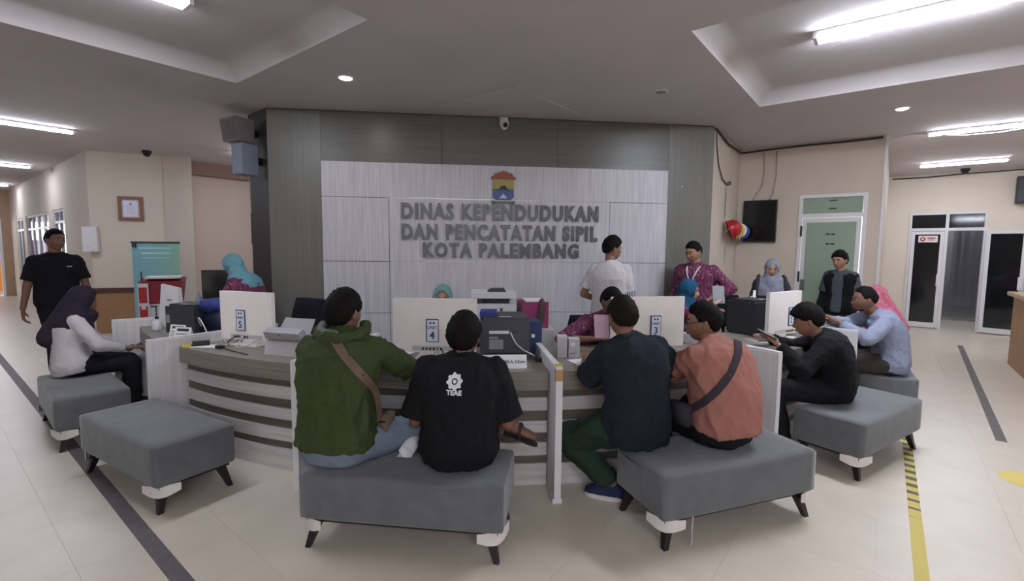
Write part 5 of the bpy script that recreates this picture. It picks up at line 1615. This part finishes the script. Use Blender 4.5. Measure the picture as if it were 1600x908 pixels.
# 8 man in navy, green trousers, blue sneakers
loc, az = (.745, 2.77), -16; W = mk('', loc, az)
p = Person('person in a navy shirt and green trousers seen from behind on the right front bench', loc, az, (0, 0, .51), (-.03, .07, 1.015), (-.045, .115, 1.148), (6, 10, 0), '#7c5846', 1.04, 1.0)
p.arms((W(.50, 3.16, .83), W(.38, 2.75, .5), W(.6, 3.35, .83) - W(.50, 3.16, .83)), (W(.93, 3.20, .83), W(1.3, 2.85, .6), None), (.4, .4))
p.legs((W(.64, 2.86, .10), W(.1, 3.05, .75)), (W(.86, 3.02, .09), W(.85, 3.4, .75)))
p.finish().face().hair(col='#19150f', thick=.013, nape=-.06, front=.06)
p.shirt(m_navyc, 'short', .030, -.15, slv=.80, arm=.020, amp=.009, flare=.01, collar=cloth('grey_collar_cloth', '#3a3842')).trousers(m_greentr, .028, amp=.009).shoes(m_sneak, m_sole, (-52, -10), lace=True)
PEOPLE['navy'] = p

# 9 man in salmon with glasses
loc, az = (1.27, 2.79), -28; W = mk('', loc, az)
p = Person('person in a salmon long sleeved shirt and glasses on the right front bench', loc, az, (0, 0, .515), (0, .09, .985), W(1.205, 2.97, 1.105), (-40, 6, 0), '#8a6350', 1.03, 1.04, fat=1.08)
p.arms((W(1.06, 3.24, .82), W(.8, 2.85, .55), None), (W(1.20, 3.28, .82), W(1.8, 3.1, .5), None), (.6, .5))
p.legs((W(1.03, 3.06, .09), W(.85, 3.3, .8)), (W(1.25, 3.12, .09), W(1.2, 3.5, .75)))
p.finish().face().hair(thick=.015, nape=-.06, front=.065)
p.shirt(m_salmon, 'long', .036, -.1, arm=.022, amp=.011, belly=.02, flare=.012).trousers(m_darktr, .028, amp=.008).shoes(m_shoe)
PEOPLE['salmon'] = p

# 10 man in white, standing with his back to us
loc, az = (1.06, 5.18), 22
p = Person('person in a white shirt standing with back turned before the white panelled wall', loc, az, (0, 0, .88), (0, .01, 1.395), (.01, .04, 1.565), (52, 8, 0), '#8a6552', 1.03, .98)
p.arms(((-.15, .16, .98), (-.55, -.35, .95), None), ((.10, .26, 1.06), (.35, -.2, .8), None))
p.legs(((-.10, 0, .08), (-.1, .6, .5)), ((.10, 0.03, .08), (.1, .6, .5)))
p.finish().face().hair(thick=.017, nape=-.06, front=.06, puff=.01)
p.shirt(m_whitec, 'short', .024, -.26, collar=m_whitec).trousers(m_darktr).shoes(m_shoe)
q = MB().capsule(p.sh[1].lerp(p.el[1], .5), p.sh[1].lerp(p.el[1], .84), .074, .076).build('sleeve_print', stripes('blue_white_sleeve_print', '#5a6478', '#c4c4cc', 14), p.root, smooth=True)
PEOPLE['white'] = p

# 11 big officer in batik standing on the right
loc, az = (2.22, 5.76), 222
p = Person('person in a magenta batik shirt standing with hand on hip, right of the dark cladding', loc, az, (0, 0, .87), (0, .02, 1.375), (.02, .06, 1.535), (18, 16, 0), '#9a725c', 1.03, 1.14, fat=1.2)
p.arms(((-.22, .10, 1.0), (-.8, -.25, 1.08), None), ((.22, .16, .86), (.4, -.4, .9), None))
p.legs(((-.11, 0, .08), (-.1, .6, .5)), ((.11, 0.03, .08), (.1, .6, .5)))
p.finish().face().hair(thick=.014, nape=-.045, front=.066)
p.shirt(m_batik, 'elbow', .028, -.28, collar=m_batik, arm=.02, belly=.02).trousers(m_darktr, .024).shoes(m_shoe)
PEOPLE['big'] = p

# 12 woman in petrol blue hijab
loc, az = (1.80, 5.12), 122
p = Person('person in a petrol blue hijab sitting right of the unit 3 monitor', loc, az, (0, 0, .55), (0, .05, .99), (0, .10, 1.125), (-2, 6, 0), '#b78d76', .95)
p.arms(((-.14, .34, .90), (-.5, .0, .7), None), ((.12, .36, 1.0), (.5, 0, .7), None))
p.legs(((-.10, .38, .08), (-.1, .8, .8)), ((.10, .38, .08), (.1, .8, .8)))
p.finish(False).face().hijab(m_blue_h, .22)
p.shirt(m_batik, 'long', .026, -.15).trousers(m_darktr, .02).shoes(m_shoe)
PEOPLE['blueh'] = p

# 13 woman in grey hijab with a backpack
loc, az = (3.27, 6.02), 205
p = Person('person in a grey hijab standing before the wall under the black screen', loc, az, (0, 0, .775), (0, .02, 1.195), (0, .055, 1.335), (0, 10, 0), '#a37d68', .92)
p.arms(((-.17, .10, .74), (-.3, -.4, .8), None), ((.17, .1, .74), (.3, -.4, .8), None))
p.legs(((-.09, 0, .08), (-.1, .6, .5)), ((.09, 0.0, .08), (.1, .6, .5)))
p.finish(False).face().hijab(m_grey_h, .24, .178, inner=cloth('pale_under_cap', '#a9abb6'))
p.shirt(cloth('dark_grey_tunic', '#4a4c55'), 'long', .026, -.3).skirt(cloth('dark_grey_tunic', '#4a4c55')).shoes(m_shoe)
PEOPLE['greyh'] = p

# 14 young man in a black jacket by the green door
loc, az = (4.33, 6.28), 232
p = Person('person in an open black jacket over a grey shirt standing before the green door', loc, az, (0, 0, .82), (0, .02, 1.295), (.01, .06, 1.445), (10, 10, 0), '#a0775f', .97, .9)
p.arms(((-.19, .12, .76), (-.3, -.4, .8), None), ((.19, .16, .78), (.3, -.4, .8), None))
p.legs(((-.09, 0, .08), (-.1, .6, .5)), ((.09, 0.04, .08), (.1, .6, .5)))
p.finish().face().hair(thick=.018, nape=-.07, front=.062, puff=.010, fringe=.004)
p.shirt(cloth('grey_inner_shirt', '#4a5058'), 'short', .020, -.2, name='inner_shirt')
mbj = MB()
for side in (-1, 1):
    rr_ = [p.ring(t, hw * p.k + .032, hd * p.k + .03) for t, hw, hd in p.RINGS if -.2 < t < 1.0]
    half = []
    for ring in rr_:
        pts = [Vector(v) for v in ring]
        n = len(pts)
        # open at the front: keep the side and the back
        sel = [pts[k] for k in range(n) if (0 <= (2 * PI * k / n - PI / 2) % (2 * PI))]
        ang = [(k, (2 * PI * k / n - PI / 2 + PI) % (2 * PI) - PI) for k in range(n)]
        keep = [pts[k] for k, a_ in sorted(ang, key=lambda t: t[1]) if (a_ * -side) > .26]
        keep = keep if side < 0 else keep[::-1]
        inner = [v * .82 + Vector((0, 0, v.z * .18)) for v in keep[::-1]]
        half.append([tuple(v) for v in keep + inner])
    mbj.loft(half)
    e, w, h = p.el[side], p.wr[side], p.sh[side]
    mbj.capsule(p.spine(.9) + Vector((side * .07, -.01, 0)), h, .068, .064).capsule(h, e, .060, .054).capsule(e, e.lerp(w, .9), .054, .044)
jk = mbj.build('jacket', m_blackcloth, p.root); remeshed(jk, .011, 2, folds(.007, 5))
p.trousers(m_darktr).shoes(m_shoe)
PEOPLE['jacket'] = p

# 15 young man in black with a phone
loc, az = (2.50, 3.62), -52; W = mk('', loc, az)
p = Person('person in black clothes leaning on unit 2 with a phone, seen from the side', loc, az, (0, 0, .51), W(2.41, 3.66, .91), W(2.31, 3.69, 1.015), (-6, 14, 0), '#8b6450', 1.0, 1.0)
p.arms((W(2.04, 3.60, .835), W(2.35, 3.25, .5), None), (W(2.15, 3.92, .83), W(2.7, 4.2, .5), None), (.9, .6))
p.legs((W(2.11, 3.60, .09), W(1.9, 3.7, .8)), (W(2.20, 3.86, .09), W(2.0, 4.0, .8)))
p.finish().face().hair(thick=.02, nape=-.055, front=.045, puff=.012, fringe=.018)
p.shirt(m_blackcloth, 'long', .028, -.16, arm=.022, amp=.008).trousers(m_darktr, .026).shoes(m_shoe)
PEOPLE['phone'] = p

# 16 bearded man in pale blue stripes
loc, az = (3.63, 4.52), -64; W = mk('', loc, az)
p = Person('person with a short beard in a pale blue striped shirt, hands on the counter', loc, az, (0, 0, .51), W(3.49, 4.55, .965), W(3.385, 4.56, 1.10), (-8, 6, 0), '#7d5846', 1.03, 1.04)
p.arms((W(3.06, 4.42, .895), W(3.3, 4.1, .6), None), (W(3.08, 4.60, .895), W(3.6, 4.9, .6), None), (.6, .6))
p.legs((W(3.24, 4.50, .09), W(3.0, 4.6, .8)), (W(3.30, 4.74, .09), W(3.1, 4.9, .8)))
p.finish().face().hair(thick=.010, nape=-.045, front=.078).beard()
p.shirt(m_blushirt, 'long', .030, -.2, arm=.02, amp=.010, flare=.012, collar=m_blushirt).trousers(cloth('grey_brown_trouser_cloth', '#3f3a38'), .026).shoes(m_shoe)
PEOPLE['blue'] = p

# 17 woman in pink hijab beside him
loc, az = (4.06, 5.16), -52; W = mk('', loc, az)
p = Person('person in a pink patterned hijab sitting behind the man in pale blue', loc, az, (0, 0, .51), (0, .06, .935), (.0, .10, 1.065), (8, 8, 0), '#a37d68', .96)
p.arms(((-.12, .36, .62), (-.5, .0, .6), None), ((.12, .36, .62), (.5, 0, .6), None))
p.legs(((-.10, .38, .08), (-.1, .8, .8)), ((.10, .38, .08), (.1, .8, .8)))
p.finish(False).face().hijab(m_pink_h, .40, .178, trail=.10)
p.shirt(cloth('pink_tunic_cloth', '#94606b'), 'long', .03, -.2, flare=.03).trousers(m_darktr, .028).shoes(m_shoe)
PEOPLE['pink'] = p

finish_jobs()

# ---------------------------------------------------------------- what they wear and hold
def hitter(o, yaw=0):
    me = o.data
    fw = Vector((math.sin(R(yaw)), math.cos(R(yaw)), 0)); rt = Vector((fw.y, -fw.x, 0))
    t = BVHTree.FromPolygons([v.co for v in me.vertices], [tuple(f.vertices) for f in me.polygons])
    def hit(x, z, y0=-1.2, d=1):
        r = t.ray_cast(rt * x + fw * y0 + Vector((0, 0, z)), fw * d)
        return (r[0], r[1]) if r[0] is not None else (None, None)
    return hit
def ribbon(name, path, width, mat, parent, thick=.004):
    """path: (point, outward normal) pairs"""
    rings = []
    for i, (q, n) in enumerate(path):
        t = (path[min(i + 1, len(path) - 1)][0] - path[max(i - 1, 0)][0]).normalized()
        sd = t.cross(n).normalized() * width / 2
        rings.append([tuple(q - sd), tuple(q + sd), tuple(q + sd + n * thick), tuple(q - sd + n * thick)])
    return MB().loft(rings).build(name, mat, parent)
def strap(p, name, label, pts, width, mat, start=(), end=(), pouch=None, yaw=0):
    hit = hitter(p.shirt_ob, yaw)
    path = [(Vector(a), Vector(n).normalized()) for a, n in start]
    N_ = 26
    for i in range(N_ + 1):
        u = i / N_ * (len(pts) - 1); k = min(int(u), len(pts) - 2); f = u - k
        x = pts[k][0] * (1 - f) + pts[k + 1][0] * f; z = pts[k][1] * (1 - f) + pts[k + 1][1] * f
        q, n = hit(x, z)
        if q is None:
            continue
        path.append((q + n * .006, n))
    path += [(Vector(a), Vector(n).normalized()) for a, n in end]
    for _ in range(3):
        path = [path[0]] + [((path[i - 1][0] + path[i][0] * 2 + path[i + 1][0]) / 4, (path[i - 1][1] + path[i][1] + path[i + 1][1]).normalized()) for i in range(1, len(path) - 1)] + [path[-1]]
    b_ = thing(name, label, 'bag', p.root.location, p.root.rotation_euler.z)
    ribbon('strap', path, width, mat, b_, .005)
    if pouch:
        c, s_ = pouch
        MB().box(c, s_).build('pouch', mat, b_, bevel=.015, seg=3, smooth=True)
        MB().box((c[0], c[1] - s_[1] / 2 - .003, c[2] + s_[2] * .2), (s_[0] * .8, .006, .01)).build('zip', m_black, b_)
    return b_
m_strapg = cloth('taupe_strap', '#6d5c4f', fold=.1)
m_strapd = cloth('dark_grey_strap', '#3b353b', fold=.1)
strap(PEOPLE['green'], 'crossbody_bag', 'taupe crossbody strap with a small bag over the green jacket', [(.0, 1.06), (.027, 1.02), (.12, .90), (.18, .81), (.205, .72), (.205, .62)], .044, m_strapg, pouch=((.235, .10, .60), (.045, .11, .085)), yaw=-30)
strap(PEOPLE['salmon'], 'crossbody_bag', 'dark crossbody strap and bag over the salmon shirt', [(.06, 1.02), (.065, .97), (.02, .86), (-.05, .755), (-.13, .66), (-.19, .60)], .044, m_strapd, pouch=((-.215, .12, .58), (.06, .16, .12)), yaw=51)

# gear print on the black t-shirt
def decal(p, me, mat, dx, dz, name, off=.004, s=1.0):
    hit = hitter(p.shirt_ob)
    o = shared(name, me, p.shirt_ob)
    me.materials.clear(); me.materials.append(mat)
    for v in me.vertices:
        x, z = dx + v.co.x * s, dz + v.co.y * s
        q, n = hit(x, z)
        v.co = (x, (q.y if q is not None else 0) - off - .0008 * (v.co.z > 0), z)
    return o
gear = MB()
pts = []
for k in range(32):
    q = 2 * PI * k / 32
    r = .041 if (k % 4) in (0, 1) else .034
    pts.append((r * math.cos(q), r * math.sin(q), 0))
inn = [(.015 * math.cos(2 * PI * k / 32), .015 * math.sin(2 * PI * k / 32), 0) for k in range(32)]
gear.add(pts + inn, [(k, (k + 1) % 32, (k + 1) % 32 + 32, k + 32) for k in range(32)])
m_print = plain('white_print', '#d8dade', rough=.7)
decal(PEOPLE['black'], gear.mesh('gear_print'), m_print, -.005, .885, 'gear_print')
gd = MB().lathe([(.009, 0), (.009, .0005)], n=12)
decal(PEOPLE['black'], gd.mesh('gear_centre'), m_print, -.005, .885, 'gear_centre')
decal(PEOPLE['black'], text_mesh('TEAE', .034, 0.0004, .0016), m_print, -.005, .832, 'print_word')

def inhand(p, side, d=.09):
    w = p.wr[side]; e = p.el[side]
    return p.P(w + (w - e).normalized() * d)
# phones and papers
def phone(label, q, rz, tilt, pitch=0):
    o = thing('phone', label, 'phone', q, rz)
    o.rotation_euler = (R(tilt), R(pitch), rz)
    MB().span((-.036, -.075, -.004), (.036, .075, .004)).build('case', m_black, o, bevel=.003)
    MB().span((-.033, -.07, .004), (.033, .07, .0046)).build('display', m_scr, o)
    return o
q = inhand(PEOPLE['phone'], -1, .10); phone('black phone held over unit 2 by the young man in black', q + Vector((-.02, 0, .01)), R(60), 25)
q = inhand(PEOPLE['plum'], 1, .10); phone('dark phone in the lap of the woman in the plum hijab', q + Vector((0, .0, .03)), R(-40), 30)
q = inhand(PEOPLE['officer'], 1, .10)
pk_ = tag(MB().add([(-.05, 0, -.06), (.05, 0, -.06), (.04, .03, .10), (-.06, .03, .10), (-.05, .0025, -.06), (.05, .0025, -.06), (.04, .0325, .10), (-.06, .0325, .10)], [(0, 1, 2, 3), (7, 6, 5, 4), (0, 4, 5, 1), (1, 5, 6, 2), (2, 6, 7, 3), (3, 7, 4, 0)]).build('pink_paper', m_pinkpaper), 'pale pink paper held up by the officer behind unit 3', 'paper')
pk_.location = q + Vector((-.02, -.03, .08)); pk_.scale = (1.15, 1, 1.15); pk_.rotation_euler = (0, 0, R(-8))
q = inhand(PEOPLE['blueh'], 1, .09)
gp_ = tag(MB().box((0, 0, .06), (.13, .003, .18)).build('grey_paper', m_slabel), 'grey folded paper held up by the woman in the petrol blue hijab', 'paper')
gp_.location = q + Vector((0, -.02, 0)); gp_.rotation_euler = (R(-10), 0, R(10))
def pen(label, q, d, mat):
    q = Vector(q); d = Vector(d).normalized()
    return tag(MB().tube([q, q + d * .02, q + d * .14], .004, 6).build('pen', mat, smooth=True), label, 'pen')
pen('pale pen in the hand of the man in the salmon shirt', inhand(PEOPLE['salmon'], -1, .08) + Vector((0, 0, -.015)), (-.5, -.1, .9), m_lgrey)
# glasses
p = PEOPLE['salmon']
gl = thing('glasses', 'dark rimmed glasses on the man in the salmon shirt', 'glasses', p.root.location, p.root.rotation_euler.z)
for sd in (-1, 1):
    MB().tube([tuple(p.MH @ Vector((sd * .031 + .022 * math.cos(t), .099, .004 + .016 * math.sin(t)))) for t in np.linspace(0, 2 * PI, 15)], .0022, 6).build('rim', m_black, gl, smooth=True)
    MB().tube([tuple(p.MH @ Vector(v)) for v in ((sd * .054, .098, .008), (sd * .079, .05, .010), (sd * .082, -.005, .012), (sd * .082, -.02, -.004))], .0024, 6).build('temple_arm', m_black, gl, smooth=True)
MB().tube([tuple(p.MH @ Vector(v)) for v in ((-.010, .100, .006), (0, .113, .008), (.010, .100, .006))], .0022, 6).build('bridge', m_black, gl)
# lanyard on the standing officer, badge on the guard, backpack straps
p = PEOPLE['big']; hit = hitter(p.shirt_ob)
ln = thing('lanyard', 'white lanyard with card on the standing officer in batik', 'lanyard', p.root.location, p.root.rotation_euler.z)
for sd in (-1, 1):
    path = []
    for i in range(12):
        u = i / 11; x = sd * .075 * (1 - u) + .0; z = 1.36 - .22 * u
        a, n = hit(x, z, 1.2, -1)
        if a is not None:
            path.append((a + n * .006, n))
    ribbon('band', path, .016, m_mfw, ln)
a, n = hit(0, 1.10, 1.2, -1)
MB().box((0, (a.y if a else .2) + .012, 1.09), (.06, .006, .09)).build('card', m_mfw, ln, bevel=.002)
p = PEOPLE['guard']; hit = hitter(p.shirt_ob)
a, n = hit(-.09, 1.30, 1.2, -1)
MB().box((-.09, a.y + .004, 1.30), (.045, .008, .012)).build('name_badge', m_lgrey, p.root)
a, n = hit(.09, 1.30, 1.2, -1)
MB().box((.09, a.y + .003, 1.26), (.10, .012, .11)).build('chest_pocket', m_guard, p.root, bevel=.004)
p = PEOPLE['greyh']
bpk = thing('backpack', 'dark backpack with wide straps on the woman in the grey hijab', 'bag', p.root.location, p.root.rotation_euler.z)
MB().box((0, -.22, 1.0), (.28, .14, .38)).build('main_bag', m_strapd, bpk, bevel=.04, seg=3, smooth=True)
for sd in (-1, 1):
    MB().tube([(sd * .12, -.16, 1.15), (sd * .14, -.08, 1.24), (sd * .15, .06, 1.22), (sd * .165, .155, 1.10), (sd * .17, .13, .98), (sd * .17, -.1, .9)], .022, 8).build('strap', m_strapd, bpk, smooth=True)
# roll of paper on the near bench
ro = thing('paper_roll', 'white roll of papers lying on the near bench beside the black t-shirt', 'paper roll', (-.545, 2.645, .462), R(84))
sp = [(.016 + .0021 * t) for t in np.linspace(0, 13, 60)]
rg = MB()
pr0 = [(r * math.cos(t), r * math.sin(t)) for r, t in zip(sp, np.linspace(0, 6 * PI, 60))]
for (y0, z0), (y1, z1) in zip(pr0, pr0[1:]):
    rg.add([(-.15, y0, z0), (.15, y0, z0), (.15, y1, z1), (-.15, y1, z1)], [(0, 1, 2, 3)])
o = rg.build('rolled_sheets', m_paper, ro, smooth=True)
md = o.modifiers.new('thick', 'SOLIDIFY'); md.thickness = .0012
MB().span((-.14, -.02, -.044), (.10, .06, -.042)).build('loose_sheet', m_paper, ro)
